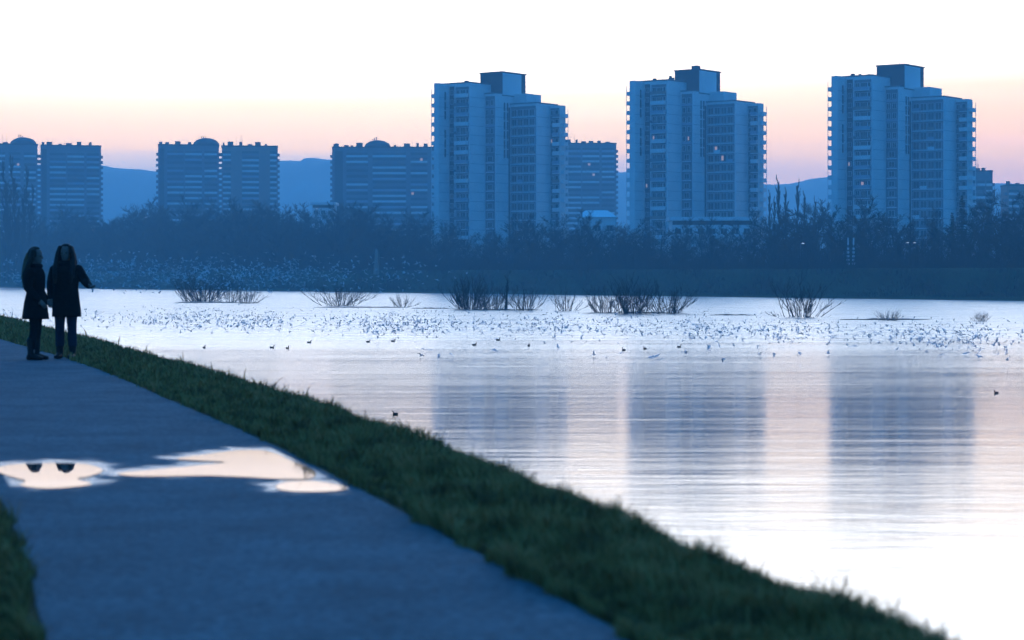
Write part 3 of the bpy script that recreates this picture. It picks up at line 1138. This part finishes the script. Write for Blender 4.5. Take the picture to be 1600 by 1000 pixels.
# conifers on the right
def conifer(px, ytop, Y, label, seed):
    rnd = random.Random(seed)
    h = (HY - ytop) / F * Y + 1.7
    a, b = MB(), MB()
    a.tube((0, 0, -.2), (0, 0, h * .97), .22, .03, 6)
    n = 34
    for k in range(n):
        z = h * (.06 + .94 * k / n)
        rad = (1 - k / n) * h * .27 + .2
        for q in range(11):
            an = rnd.random() * 6.283
            r = rad * rnd.uniform(.55, 1.1)
            d = Vector((math.cos(an), math.sin(an), 0))
            s = Vector((-d.y, d.x, 0))
            p0 = Vector((0, 0, z)); e = p0 + d * r + Vector((0, 0, -.22 * r + rnd.uniform(-.2, .3)))
            for w in range(5):
                f0 = .15 + .17 * w
                c = p0.lerp(e, f0); wd = r * .20 * (1.1 - f0) + .10
                i = len(b.v)
                tip = p0.lerp(e, f0 + .24)
                for v in (c + s * wd + Vector((0, 0, -.15)), c - s * wd + Vector((0, 0, -.15)), tip + Vector((0, 0, .08))):
                    b.v.append(tuple(v))
                b.f.append((i, i + 1, i + 2)); b.m.append(0)
    p = pix(px, 0, Y)
    t = thing('conifer', label, 'tree', (p.x, p.y, -.5))
    a.build('trunk', 'bark', t); b.build('crown', 'needle', t)
    return t


conifer(1503, 302, 470, 'tall dark conifer overlapping the corner of the tower and its annex', 301)
conifer(1488, 330, 462, 'shorter dark conifer leaning against the tall one', 302)
conifer(1545, 322, 475, 'dark conifer in front of the long low apartment block', 303)

# undergrowth below the trees: uncountable thin shoots
g = np.random.default_rng(8)
n = 130000
T_ = g.uniform(-420, 240, n); S_ = np.where(g.random(n) < .62, 17 + g.gamma(2.0, 12, n), g.uniform(1.5, 18, n))
base = np.array([[0, BX]]) + T_[:, None] * np.array([[TV.x, TV.y]]) + S_[:, None] * np.array([[NV.x, NV.y]])
zb = np.interp(S_, [1, 4, 10, 13, 15.5, 19, 30], [-2.9, -2.2, 1.4, 2.5, 2.6, 2.2, -.4])
hh = g.uniform(1.5, 5.5, n) * (1 + .35 * np.sin(T_ * .13) * np.sin(T_ * .047 + 1))
hh = np.where(S_ < 16.5, hh * (.12 + .20 * np.clip(np.sin(T_ * .21 + S_ * .5) * np.sin(T_ * .083), 0, 1)), hh)
hh += np.clip((S_ - 25) * .05, 0, 2)
an = g.uniform(0, 6.283, n)
ln = hh * g.uniform(0, .35, n)
w = g.uniform(.03, .09, n)
V = np.empty((n, 3, 3), np.float32)
V[:, 0] = np.stack([base[:, 0] - w, base[:, 1], zb - .2], 1)
V[:, 1] = np.stack([base[:, 0] + w, base[:, 1] + .02, zb - .2], 1)
V[:, 2] = np.stack([base[:, 0] + np.cos(an) * ln, base[:, 1] + np.sin(an) * ln, zb + hh], 1)
und = raw_mesh('undergrowth', V.reshape(-1, 3), np.arange(n * 3).reshape(-1, 3), 'twig')
und['kind'] = 'stuff'; und['label'] = 'tangled leafless undergrowth below the belt of trees behind the dyke'; und['category'] = 'undergrowth'

# ------------------------------------------------------------------ bushes standing in the flood
def make_bush(seed, stems, lean):
    """fan of thin stems about 4 m high and 6 m wide"""
    r = random.Random(seed)
    a, b = MB(), MB()

    def shoot(mbx, p, d, ln, r0, seg, up):
        pts = [p]
        for k in range(seg):
            d = (d + Vector((r.gauss(0, .09), r.gauss(0, .09), up))).normalized()
            e = p + d * ln / seg
            mbx.tube(p, e, r0 * (1 - .7 * k / seg), r0 * (1 - .7 * (k + 1) / seg), 4)
            p = e
            pts.append(p)
        return pts, d
    for s_ in range(stems):
        an = r.random() * 6.283
        tilt = abs(r.gauss(0, lean))
        p = Vector((math.cos(an) * r.uniform(.1, 2.1), math.sin(an) * r.uniform(.1, 2.1), -.3))
        d = Vector((math.cos(an) * math.sin(tilt), math.sin(an) * math.sin(tilt), math.cos(tilt)))
        ln = r.uniform(2.0, 4.6)
        pts, d2 = shoot(a, p, d, ln, r.uniform(.030, .060), 5, .03)
        for q in range(r.randrange(4, 9)):
            k = r.randrange(1, 5)
            ax = Vector((r.gauss(0, 1), r.gauss(0, 1), r.gauss(.5, .4))).normalized()
            tp, d3 = shoot(b, pts[k].lerp(pts[k + 1], r.random()), (d2 * .9 + ax * .6).normalized(), ln * r.uniform(.18, .42), .022, 3, .06)
            for w in range(3):
                ax = Vector((r.gauss(0, 1), r.gauss(0, 1), r.gauss(.4, .4))).normalized()
                shoot(b, tp[r.randrange(1, 4)], (d3 + ax * .6).normalized(), ln * r.uniform(.08, .18), .014, 2, .05)
    t = thing('flooded_bush', 'leafless bush', 'bush', group='bare bushes standing in the flooded shallows')
    a.build('stems', 'bark', t)['kind'] = 'stuff'
    b.build('twigs', 'twig', t)['kind'] = 'stuff'
    return t


bush_protos = [make_bush(400 + i, (80, 30, 48, 42)[i], (.65, .62, .75, .8)[i]) for i in range(4)]
BUSH = [  # x, base y, width px, top y, prototype, label
    (315, 471, 78, 424, 0, 'dense wide leafless bush in the flood nearest the standing people'),
    (360, 472, 36, 440, 1, 'thin leafless bush beside the dense wide bush in the flood'),
    (386, 474, 34, 446, 2, 'short leafless bush on a single stump in the flood'),
    (528, 478, 76, 440, 3, 'low fan-shaped leafless bush on a narrow mud bar'),
    (628, 480, 34, 460, 1, 'sparse few-twigged bush standing in the flood on its own'),
    (735, 483, 62, 432, 0, 'thick dark leafless bush in the flood below the first tower'),
    (768, 484, 44, 446, 2, 'tangled leafless bush crowding a lone tree trunk in the flood'),
    (822, 485, 50, 446, 3, 'leafless bush leaning away from the lone flooded tree'),
    (884, 486, 42, 452, 1, 'small leafless bush in the flood between two larger clumps'),
    (945, 488, 56, 450, 2, 'loose leafless bush at the side of the widest flooded clump'),
    (990, 490, 64, 436, 0, 'tallest leafless bush of the widest flooded clump'),
    (1040, 490, 60, 442, 3, 'outer leafless bush of the widest flooded clump, spreading low'),
    (1252, 495, 90, 438, 1, 'wide fan of bare stems standing alone in open water'),
    (1392, 501, 32, 484, 2, 'few thin twigs poking from the water behind a mud bar'),
    (1532, 502, 22, 486, 3, 'small tuft of bare twigs in open water below the annex'),
]
ub = set()
for (x, yb, wpx, yt, k, lab) in BUSH:
    p = on_level(x, yb, WATER)
    W = wpx / F * p.y; H = (yb - yt) / F * p.y
    root = bush_protos[k]
    sc = (W / 5.6, W / 5.6, H / 4.4)
    if k not in ub:
        ub.add(k); o = root; o.location = p; o.scale = sc
    else:
        o = copy_tree(root, p, rnd.random() * 6.28, sc)
    o['label'] = lab
p = on_level(790, 484, WATER)
t = make_tree('flooded_tree', 'lone leafless tree with a thick trunk standing in the flood', 'tree', 450, None, h=5.0, upright=.6, branches=12, trunk_r=.20, crown_from=.3, twig=.014, levels=2)
t.location = p


# mud bars
def mud_bar(px0, px1, y, d, label):
    a = on_level(px0, y, WATER); b = on_level(px1, y, WATER)
    ln = (b - a).length
    r = random.Random(int(px0))
    m = MB()
    n = 22
    rings = []
    for k in range(n + 1):
        f = k / n
        wv = max(.05, math.sin(f * math.pi)**.5) * d * r.uniform(.75, 1.15)
        c = a.lerp(b, f) + Vector((0, r.uniform(-.3, .3), -.02))
        rings.append((c, (0, wv, 0), (0, 0, .16 * r.uniform(.6, 1.2) * max(.1, math.sin(f * math.pi)**.4))))
    m.loft(rings, 8)
    o = m.build('mud_bar', 'mud', None, True)
    tag(o, label, 'mud bar')
    return o


mud_bar(486, 640, 480.5, 1.5, 'low mud bar under the fan-shaped bush')
mud_bar(640, 706, 482, 1.0, 'short mud bar before the thick dark flooded bush')
mud_bar(716, 850, 484.5, 1.0, 'mud bar at the foot of the lone flooded tree')
mud_bar(905, 1076, 489.5, 1.2, 'mud bar under the widest clump of flooded bushes')
mud_bar(1108, 1182, 492.5, 1.0, 'dark narrow mud bar in open water before the middle tower')
mud_bar(1308, 1455, 499.5, 1.4, 'long dark mud bar in open water with twigs behind it')
mud_bar(270, 410, 473, 1.4, 'mud bar under the dense wide bush nearest the people')


# ------------------------------------------------------------------ birds
def gull_mesh(name, lift, bend, seed):
    r = random.Random(seed)
    m = MB()
    rings = []
    for y, rad, z in ((-.19, .006, .005), (-.165, .022, .005), (-.12, .038, .004), (-.03, .055, 0), (.07, .045, 0), (.14, .022, .005), (.20, .030, .008), (.23, .004, .008)):
        rings.append(((0, y, z), (rad, 0, 0), (0, 0, rad * (.35 if y > .15 else .95))))
    m.loft(rings, 8)
    for s in (-1, 1):
        a1, a2 = lift, lift - bend
        p1 = Vector((s * .03, 0, .02)); p2 = p1 + Vector((s * .19 * math.cos(a1), -.03, .19 * math.sin(a1))); p3 = p2 + Vector((s * .22 * math.cos(a2), .06, .22 * math.sin(a2)))
        for (A, B, ca, cb) in ((p1, p2, .075, .062), (p2, p3, .062, .012)):
            i = len(m.v)
            for P, c in ((A, ca), (B, cb)):
                m.v += [(P.x, P.y - c, P.z), (P.x, P.y + c, P.z), (P.x, P.y, P.z + .012), (P.x, P.y, P.z - .008)]
            m.f += [(i, i + 4, i + 6, i + 2), (i + 2, i + 6, i + 5, i + 1), (i + 1, i + 5, i + 7, i + 3), (i + 3, i + 7, i + 4, i)]
            m.m += [0] * 4
    return m


def swim_mesh(name, mat):
    m = MB()
    m.loft([((0, -.17, .05), (.02, 0, 0), (0, 0, .02)), ((0, -.13, .045), (.075, 0, 0), (0, 0, .06)), ((0, 0, .04), (.09, 0, 0), (0, 0, .075)), ((0, .12, .055), (.06, 0, 0), (0, 0, .05)),
            ((0, .20, .10), (.012, 0, 0), (0, 0, .01))], 8)
    m.limb([((0, -.12, .06), .035), ((0, -.15, .15), .028), ((0, -.165, .19), .038), ((0, -.19, .19), .03)], 7)
    m.limb([((0, -.21, .185), .012), ((0, -.25, .18), .006)], 5)
    return m.mesh(name, mat, True)


gm = [gull_mesh('gull', l, b, i) for i, (l, b) in enumerate(((.9, .9), (.5, .7), (.15, .4), (-.35, -.2), (1.15, .6), (-.7, .1)))]
gmesh = [m.mesh('gull', 'gull') for m in gm]
birds = []
br = random.Random(99)
CLUMP = [br.uniform(0, 1600) for _ in range(26)]
while len(birds) < 3000:                 # flock skimming the water
    x = br.uniform(-15, 1615) if br.random() < .55 else br.choice(CLUMP) + br.gauss(0, 26)
    if br.random() > (1.25 - x / 3200) * (.55 + .45 * abs(math.sin(x * .011 + 1))):
        continue
    y = np.interp(x, [0, 200, 600, 1100, 1600], [490, 496, 504, 511, 525]) + br.gauss(0, np.interp(x, [0, 1600], [8, 13]))
    if y < 476:
        continue
    hit = F * (ZC - WATER) / (y - HY)
    Y = hit * br.uniform(.90, .985)
    birds.append((pix(x, y, Y), br.uniform(.7, 1.1) * .52, 'w'))
while len(birds) < 3000 + 1100:           # flock in the air before the dark far trees
    x = br.gauss(300, 190)
    if not -10 < x < 740:
        continue
    y = br.gauss(428, 15)
    if y > 458 or y < 392:
        continue
    Y = br.uniform(260, 400)
    birds.append((pix(x, y, Y), br.uniform(.85, 1.1), 't'))
for k in range(26):                     # stragglers
    x = br.uniform(640, 1560); y = br.uniform(540, 562)
    hit = F * (ZC - WATER) / (y - HY)
    birds.append((pix(x, y, hit * .97), .62, 'w'))
birds.sort(key=lambda b: -b[1] / b[0].y)
# the 300 that show largest stand as birds of their own, the rest as one flock each
rest = {'w': MB(), 't': MB()}
cnt = 0
LAB = {'w': ('gull skimming low over the bright river in the long flock', 'gulls skimming the bright water'),
       't': ('gull in flight before the dark trees of the far bank', 'gulls flying before the far trees')}
for i, (p, s, kd) in enumerate(birds):
    k = br.randrange(6)
    rz = br.uniform(0, 6.283)
    rot = (br.gauss(0, .35), br.gauss(0, .45), rz)
    quota = cnt < 300 and (kd == 'w' or i % 3 == 0)
    if quota:
        cnt += 1
        o = link('gull', gmesh[k], None, p, rot, (s, s, s))
        tag(o, *[LAB[kd][0], 'gull', LAB[kd][1]])
    else:
        Mx = Matrix.Translation(p) @ Matrix.Rotation(rot[2], 4, 'Z') @ Matrix.Rotation(rot[1], 4, 'Y') @ Matrix.Rotation(rot[0], 4, 'X') @ Matrix.Scale(s, 4)
        q = rest[kd]
        i0 = len(q.v)
        q.v += [tuple(Mx @ Vector(v)) for v in gm[k].v]
        q.f += [tuple(a + i0 for a in f) for f in gm[k].f]
        q.m += gm[k].m
for kd, lab in (('w', 'the remaining small gulls of the flock over the bright river'), ('t', 'the remaining gulls flying before the dark far trees')):
    o = rest[kd].build('gull_flock', 'gull')
    o['kind'] = 'stuff'; o['label'] = lab; o['category'] = 'gulls'

dmesh = swim_mesh('duck', 'duck')
DUCKS = [(618, 648, 'dark duck swimming alone off the grass bank, before the first tower\'s reflection', None), (1557, 615, 'dark duck swimming alone in the open water of the river', None)]
for x, y in ((319, 544), (425, 544), (449, 545), (483, 536), (575, 535), (614, 534), (741, 540), (778, 532), (826, 541), (975, 548), (1008, 546), (1061, 543)):
    DUCKS.append((x, y, 'tiny dark duck resting on the water below the flock of gulls', 'ducks below the flock'))
for (x, y, lab, grp) in DUCKS:
    p = on_level(x, y, WATER)
    s = .58 if grp is None else .85
    tag(link('duck', dmesh, None, p + Vector((0, 0, -.005)), (0, 0, br.uniform(0, 6.28)), (s, s, s * 1.15)), lab, 'duck', grp)


# ------------------------------------------------------------------ posts and lamps on the far dyke
def gauge(px, label):
    Y = 452
    p = pix(px, 416, Y)
    t = thing('marker_post', label, 'post', (p.x, p.y, 2.2), 0, 'pair of marker posts on the far dyke')
    MB().tube((0, 0, -.3), (0, 0, 6.9), .09, .07, 8, cap=True).build('pole', 'metal', t)
    for k in range(5):
        MB_share('white_plate', .62 - .05 * k, .42, 'panel_white', t, (0, -.10, 1.2 + k * .78), .05)
    MB_share('white_plate', .3, 1.5, 'panel_white', t, (0, -.10, 5.3), .05)


gauge(1325, 'white-marked post on the far dyke, nearer the conifers\' opposite side')
gauge(1333.5, 'white-marked post on the far dyke, nearer the conifers')
bpy.data.objects['marker_post']['label'] = 'one of two white-marked posts side by side on the far dyke'
for o in bpy.data.objects:
    if o.name.startswith('marker_post'):
        o['label'] = 'one of two white-marked posts side by side on the far dyke'

p = pix(588, 414, 585)
t = thing('pillar', 'pale tapering stone pillar on the far dyke before the trees', 'pillar', (p.x, p.y, p.z - 1.0))
m = MB().loft([((0, 0, -1.5), (.75, 0, 0), (0, .75, 0)), ((0, 0, 1.2), (.72, 0, 0), (0, .72, 0))], 4)
m.build('plinth', 'panel_brown', t)
MB().loft([((0, 0, 1.2), (.55, 0, 0), (0, .55, 0)), ((0, 0, 4.9), (.38, 0, 0), (0, .38, 0)), ((0, 0, 5.4), (.05, 0, 0), (0, .05, 0))], 4).build('shaft', 'panel_brown', t)

for x, y, Y in ((1251, 381, 470), (1414, 380, 462), (1425, 380, 466), (226, 340, 800), (493, 326, 800)):
    p = pix(x, y, Y)
    t = thing('street_lamp', 'slim street lamp glowing faintly among the bare trees', 'street lamp', (p.x, p.y, -.5), 0, 'faint street lamps among the trees')
    h = p.z + .5
    MB().tube((0, 0, 0), (0, 0, h), .09, .05, 8, cap=True).tube((0, 0, h - .05), (.5, 0, h + .1), .04, .04, 6, cap=True).build('pole', 'metal', t)
    MB().loft([((.5, 0, h + .02), (.30, 0, 0), (0, .22, 0)), ((.5, 0, h + .10), (.34, 0, 0), (0, .26, 0)), ((.5, 0, h + .2), (.16, 0, 0), (0, .12, 0))], 10).build('lamp_head', 'lamp', t, True)


# ------------------------------------------------------------------ people
def remeshed(mb, name, mat, parent, voxel=.008):
    me = mb.mesh(name, mat)
    tmp = bpy.data.objects.new(name + '_tmp', me)
    COL.objects.link(tmp)
    mod = tmp.modifiers.new('r', 'REMESH')
    mod.mode = 'VOXEL'; mod.voxel_size = voxel
    s = tmp.modifiers.new('s', 'SMOOTH'); s.iterations = 3; s.factor = .5
    dg = bpy.context.evaluated_depsgraph_get()
    out = bpy.data.meshes.new_from_object(tmp.evaluated_get(dg))
    bpy.data.objects.remove(tmp); bpy.data.meshes.remove(me)
    out.name = name
    out.polygons.foreach_set('use_smooth', [True] * len(out.polygons))
    return link(name, out, parent)


def head(mb, z0, y0=0.0):
    """head of height .23 with its chin at z0; faces -y"""
    prof = [(.00, .030, .035, -.045), (.02, .045, .050, -.035), (.05, .060, .070, -.015), (.09, .070, .085, -.004), (.13, .075, .092, 0), (.17, .072, .090, .002), (.205, .055, .070, .004), (.225, .03, .04, .006)]
    mb.loft([((0, y0 + dy, z0 + dz), (rx, 0, 0), (0, ry, 0)) for dz, rx, ry, dy in prof], 18)
    mb.limb([((0, y0 - .088, z0 + .115), .008), ((0, y0 - .103, z0 + .082), .013)], 8)                 # nose
    mb.limb([((-.02, y0 - .086, z0 + .050), .008), ((.02, y0 - .086, z0 + .050), .008)], 8)            # lips
    for s in (-1, 1):
        mb.limb([((s * .076, y0 + .01, z0 + .13), .010), ((s * .078, y0 + .008, z0 + .09), .012)], 8)  # ears
        mb.limb([((s * .018, y0 - .085, z0 + .128), .008), ((s * .045, y0 - .075, z0 + .13), .008)], 8)  # brows
    mb.limb([((0, y0 + .015, z0 - .06), .052), ((0, y0 + .01, z0 + .06), .050)], 12)                    # neck


def hand(mb, wrist, d, palm_n, s=1.0, curl=.5):
    """palm with four fingers and a thumb; d: pointing direction, palm_n: palm normal"""
    d = Vector(d).normalized(); n = Vector(palm_n); n = (n - d * n.dot(d)).normalized()
    a = d.cross(n)
    w = Vector(wrist)
    mb.limb([(w, (.022, .028)), (w + d * .04, (.018, .036)), (w + d * .085, (.014, .038))], 10)
    for k, ln in enumerate((.066, .076, .072, .056)):
        o = w + d * .085 + a * (-.027 + .018 * k)
        p1 = o + (d * .95 + n * .2 * curl).normalized() * ln * .45
        p2 = p1 + (d * .75 + n * .9 * curl).normalized() * ln * .32
        p3 = p2 + (d * .45 + n * 1.3 * curl).normalized() * ln * .25
        mb.limb([(o, .0085), (p1, .0082), (p2, .0075), (p3, .0065)], 8)
    o = w + d * .030 - a * .030
    p1 = o + (d * .6 - a * .7 + n * .25).normalized() * .040
    p2 = p1 + (d * .9 - a * .2 + n * .3).normalized() * .030
    mb.limb([(o, .0105), (p1, .010), (p2, .008)], 8)


def hair_shell(mb, z0, y0, grow_, back_len, side_len, width=.1):
    """cap round the skull open at the face, locks falling behind and over the shoulders"""
    cz = z0 + .135
    n, k = 22, 12
    i0 = len(mb.v)
    for layer in (0, 1):
        for a in range(k + 1):
            ph = math.pi * .62 * a / k
            for b in range(n):
                th = 2 * math.pi * b / n
                r = grow_ - layer * .018
                mb.v.append((math.sin(ph) * math.cos(th) * (.078 + r), y0 + .012 + math.sin(ph) * math.sin(th) * (.098 + r), cz + math.cos(ph) * (.105 + r)))
    L_ = (k + 1) * n
    keep = {}
    for a in range(k):
        for b in range(n):
            th = 2 * math.pi * (b + .5) / n
            front = math.sin(th) < -.45
            if front and a > 4:
                continue
            j = (b + 1) % n
            for lay in (0, 1):
                q = i0 + lay * L_
                fc = (q + a * n + b, q + (a + 1) * n + b, q + (a + 1) * n + j, q + a * n + j)
                mb.f.append(fc if lay == 0 else fc[::-1]); mb.m.append(0)


def woman_coat(root, hem_z, top_z, rings, sleeves, mat):
    m = MB()
    m.loft([((cx_, cy_, z), (rx, 0, 0), (0, ry, 0)) for z, rx, ry, cx_, cy_ in rings], 24)
    for s in sleeves:
        m.limb(s, 14)
    return remeshed(m, 'coat', mat, root, .009)


def eyes(root, z0, y0=0.0):
    for s in (-1, 1):
        m = MB().limb([((s * .030, y0 - .081, z0 + .112), .009), ((s * .033, y0 - .080, z0 + .112), .009)], 8)
        m.build('eye', 'eye', root, True)


def boots(root, ankles, mat='boot', toe=.17, top=.24):
    for (x, y) in ankles:
        m = MB()
        m.limb([((x, y + .01, top), .062), ((x, y + .01, .12), .052), ((x, y + .015, .07), .050)], 12)
        m.loft([((x, y + .075, .035), (.026, 0, 0), (0, 0, .033)), ((x, y + .05, .045), (.040, 0, 0), (0, 0, .043)), ((x, y - .03, .05), (.045, 0, 0), (0, 0, .048)), ((x * 1.04, y - .11, .036), (.047, 0, 0), (0, 0, .034)),
                ((x * 1.06, y - toe, .028), (.028, 0, 0), (0, 0, .024))], 12)
        remeshed(m, 'boot', mat, root, .008)


# --- the one facing the camera: parka, jeans, long brown hair
gp = on_level(103, 560.5, .006)
w1 = thing('person', 'person in dark parka and blue jeans with long brown hair and one hand held out', 'person', gp, R(-6))
b = MB()
Z0 = 1.425
head(b, Z0)
b.loft([((0, .01, .84), (.15, 0, 0), (0, .10, 0)), ((0, .01, .95), (.155, 0, 0), (0, .11, 0)), ((0, .0, 1.08), (.125, 0, 0), (0, .09, 0)), ((0, 0, 1.25), (.155, 0, 0), (0, .105, 0)),
        ((0, .01, 1.34), (.15, 0, 0), (0, .08, 0)), ((0, .015, 1.40), (.06, 0, 0), (0, .05, 0))], 18)
armL = [((.155, .01, 1.325), .052), ((.215, .03, 1.22), .046), ((.275, .03, 1.125), .040), ((.325, -.05, 1.09), .034), ((.368, -.11, 1.068), .026)]
armR = [((-.155, .01, 1.325), .052), ((-.20, .03, 1.20), .046), ((-.225, .03, 1.08), .040), ((-.215, -.02, .97), .034), ((-.20, -.055, .87), .026)]
b.limb(armL); b.limb(armR)
hand(b, (.368, -.11, 1.068), (.60, -.55, -.22), (0, 0, 1), curl=.45)
hand(b, (-.20, -.055, .87), (.05, -.1, -1), (1, 0, 0), curl=.5)
for s in (-1, 1):
    b.limb([((s * .075, .01, .90), .088), ((s * .085, .0, .68), .072), ((s * .09, -.005, .48), .056), ((s * .092, .012, .30), .052), ((s * .093, .015, .09), .036), ((s * .095, -.01, .05), .034)])
remeshed(b, 'body', 'skin', w1, .0065)
eyes(w1, Z0)
m = MB()
for s in (-1, 1):
    m.limb([((s * .076, .01, .88), .100), ((s * .086, .0, .68), .086), ((s * .09, -.005, .48), .070), ((s * .093, .012, .30), .066), ((s * .095, .015, .19), .064)], 14)
remeshed(m, 'jeans', 'denim', w1, .009)
boots(w1, ((-.095, 0), (.095, .0)))
cr = [(.61, .215, .165, .01, .0), (.70, .212, .160, .01, .0), (.86, .200, .150, 0, 0), (1.02, .182, .138, 0, 0), (1.16, .192, .142, 0, 0), (1.28, .205, .135, 0, .005), (1.345, .185, .115, 0, .01), (1.39, .10, .095, 0, .01), (1.43, .085, .085, 0, .015)]
woman_coat(w1, .6, 1.4, cr, ([((.165, .01, 1.31), .078), ((.225, .03, 1.21), .074), ((.285, .03, 1.12), .068), ((.335, -.05, 1.085), .058), ((.375, -.105, 1.066), .050)],
                             [((-.165, .01, 1.31), .078), ((-.21, .03, 1.19), .072), ((-.232, .03, 1.08), .066), ((-.220, -.02, .97), .058), ((-.205, -.05, .89), .052)]), 'coat_dark')
m = MB()
rg = []
for k in range(17):                     # thick collar of the hood
    q = 2 * math.pi * k / 16
    rg.append(((math.cos(q) * .105, .02 + math.sin(q) * .095, 1.385 + .02 * math.sin(q)), .042))
m.limb(rg, 8)
remeshed(m, 'hood', 'coat_dark', w1, .010)
m = MB()
hair_shell(m, Z0, 0, .017, .3, .3)
for s in (-1, 1):
    m.limb([((s * .080, -.035, 1.63), .026), ((s * .108, -.035, 1.54), .034), ((s * .122, -.045, 1.44), .040), ((s * .130, -.085, 1.34), .042), ((s * .125, -.125, 1.22), .036), ((s * .115, -.145, 1.10), .020)], 10)
    m.limb([((s * .070, .03, 1.62), .034), ((s * .098, .04, 1.50), .040), ((s * .118, .03, 1.40), .044), ((s * .140, -.01, 1.30), .038), ((s * .142, -.08, 1.18), .020)], 10)
m.limb([((0, .09, 1.60), (.085, .05)), ((0, .115, 1.48), (.10, .055)), ((0, .14, 1.36), (.11, .05)), ((0, .145, 1.20), (.09, .035))], 12)
remeshed(m, 'hair', 'hair_brown', w1, .009)

# --- the one in profile: black coat, fair hair down the back
gp = on_level(56, 562.5, .006)
w2 = thing('person', 'person in profile in black flared coat and black leggings, long fair hair behind', 'person', gp, R(82))
b = MB()
Z1 = 1.375
head(b, Z1)
b.loft([((0, .01, .80), (.145, 0, 0), (0, .10, 0)), ((0, .01, .92), (.15, 0, 0), (0, .105, 0)), ((0, .0, 1.04), (.12, 0, 0), (0, .088, 0)), ((0, 0, 1.20), (.145, 0, 0), (0, .10, 0)),
        ((0, .01, 1.29), (.145, 0, 0), (0, .08, 0)), ((0, .015, 1.35), (.06, 0, 0), (0, .05, 0))], 18)
for s in (-1, 1):
    b.limb([((s * .15, .01, 1.275), .050), ((s * .19, .04, 1.16), .044), ((s * .205, .04, 1.03), .038), ((s * .185, -.04, .93), .032), ((s * .155, -.11, .86), .025)])
    hand(b, (s * .155, -.11, .86), (-s * .25, -.55, -.75), (-s, 0, 0), curl=.6)
    b.limb([((s * .07, .01, .86), .085), ((s * .072, .005, .66), .070), ((s * .07, .0, .47), .053), ((s * .07, .02, .29), .050), ((s * .07, .025, .09), .034), ((s * .07, 0, .05), .032)])
remeshed(b, 'body', 'skin', w2, .0065)
eyes(w2, Z1)
m = MB()
for s in (-1, 1):
    m.limb([((s * .071, .01, .84), .094), ((s * .073, .005, .66), .077), ((s * .071, .0, .47), .060), ((s * .071, .02, .29), .057), ((s * .071, .025, .16), .046)], 14)
remeshed(m, 'leggings', 'legging', w2, .009)
boots(w2, ((-.072, .035), (.072, .01)), top=.30)
cr = [(.585, .205, .195, 0, .005), (.68, .20, .180, 0, .005), (.82, .185, .160, 0, .005), (.98, .165, .125, 0, 0), (1.10, .175, .128, 0, 0), (1.22, .190, .130, 0, .005), (1.29, .175, .110, 0, .01), (1.335, .09, .085, 0, .012), (1.37, .075, .075, 0, .015)]
sl = [[((s * .155, .01, 1.265), .072), ((s * .195, .04, 1.15), .066), ((s * .21, .04, 1.03), .060), ((s * .19, -.04, .93), .052), ((s * .160, -.10, .865), .046)] for s in (-1, 1)]
woman_coat(w2, .58, 1.34, cr, sl, 'coat_black')
m = MB()
for k in range(17):
    q = 2 * math.pi * k / 16
    pass
m.limb([((math.cos(2 * math.pi * k / 16) * .085, .015 + math.sin(2 * math.pi * k / 16) * .08, 1.345) if True else None, .036) for k in range(17)], 8)
remeshed(m, 'scarf', 'coat_black', w2, .010)
m = MB()
hair_shell(m, Z1, 0, .015, .3, .3)
for s in (-1, 1):
    m.limb([((s * .078, .01, 1.57), .034), ((s * .092, .03, 1.46), .042), ((s * .10, .07, 1.36), .042), ((s * .085, .135, 1.22), .040), ((s * .055, .155, 1.08), .022)], 10)
remeshed(m, 'hair', 'hair_dark', w2, .009)
m = MB()
m.limb([((0, .085, 1.52), (.035, .06)), ((0, .105, 1.44), (.036, .075)), ((0, .125, 1.32), (.036, .085)), ((0, .145, 1.18), (.030, .08)), ((0, .15, 1.04), (.014, .045))], 12)
for q in range(7):
    xx = -.075 + .025 * q
    m.limb([((xx * .7, .11, 1.42), .014), ((xx, .150 + .01 * (q % 3), 1.25), .016), ((xx * 1.1, .165 + .012 * (q % 2), 1.06 - .03 * (q % 3)), .006)], 6)
remeshed(m, 'long_back_hair', 'hair_fair', w2, .009)

# ------------------------------------------------------------------ the air
mb = MB().box(-4200, 4200, -450, 3900, -7.0, 184)
hz = mb.mesh('haze', 'mud')
hz.materials.clear()
hm = bpy.data.materials.new('haze')
hm.use_nodes = True
ht = hm.node_tree
for n_ in list(ht.nodes):
    if n_.type == 'BSDF_PRINCIPLED':
        ht.nodes.remove(n_)
pv = ht.nodes.new('ShaderNodeVolumePrincipled')
pv.inputs['Color'].default_value = (.60, .90, 1.0, 1)
pv.inputs['Density'].default_value = 5.0e-4
pv.inputs['Anisotropy'].default_value = 0.0
ht.links.new(pv.outputs[0], ht.nodes['Material Output'].inputs['Volume'])
hz.materials.append(hm)
ho = link('haze', hz)
ho['kind'] = 'stuff'
ho['label'] = 'pale bluish evening haze filling the air'
ho['category'] = 'haze'
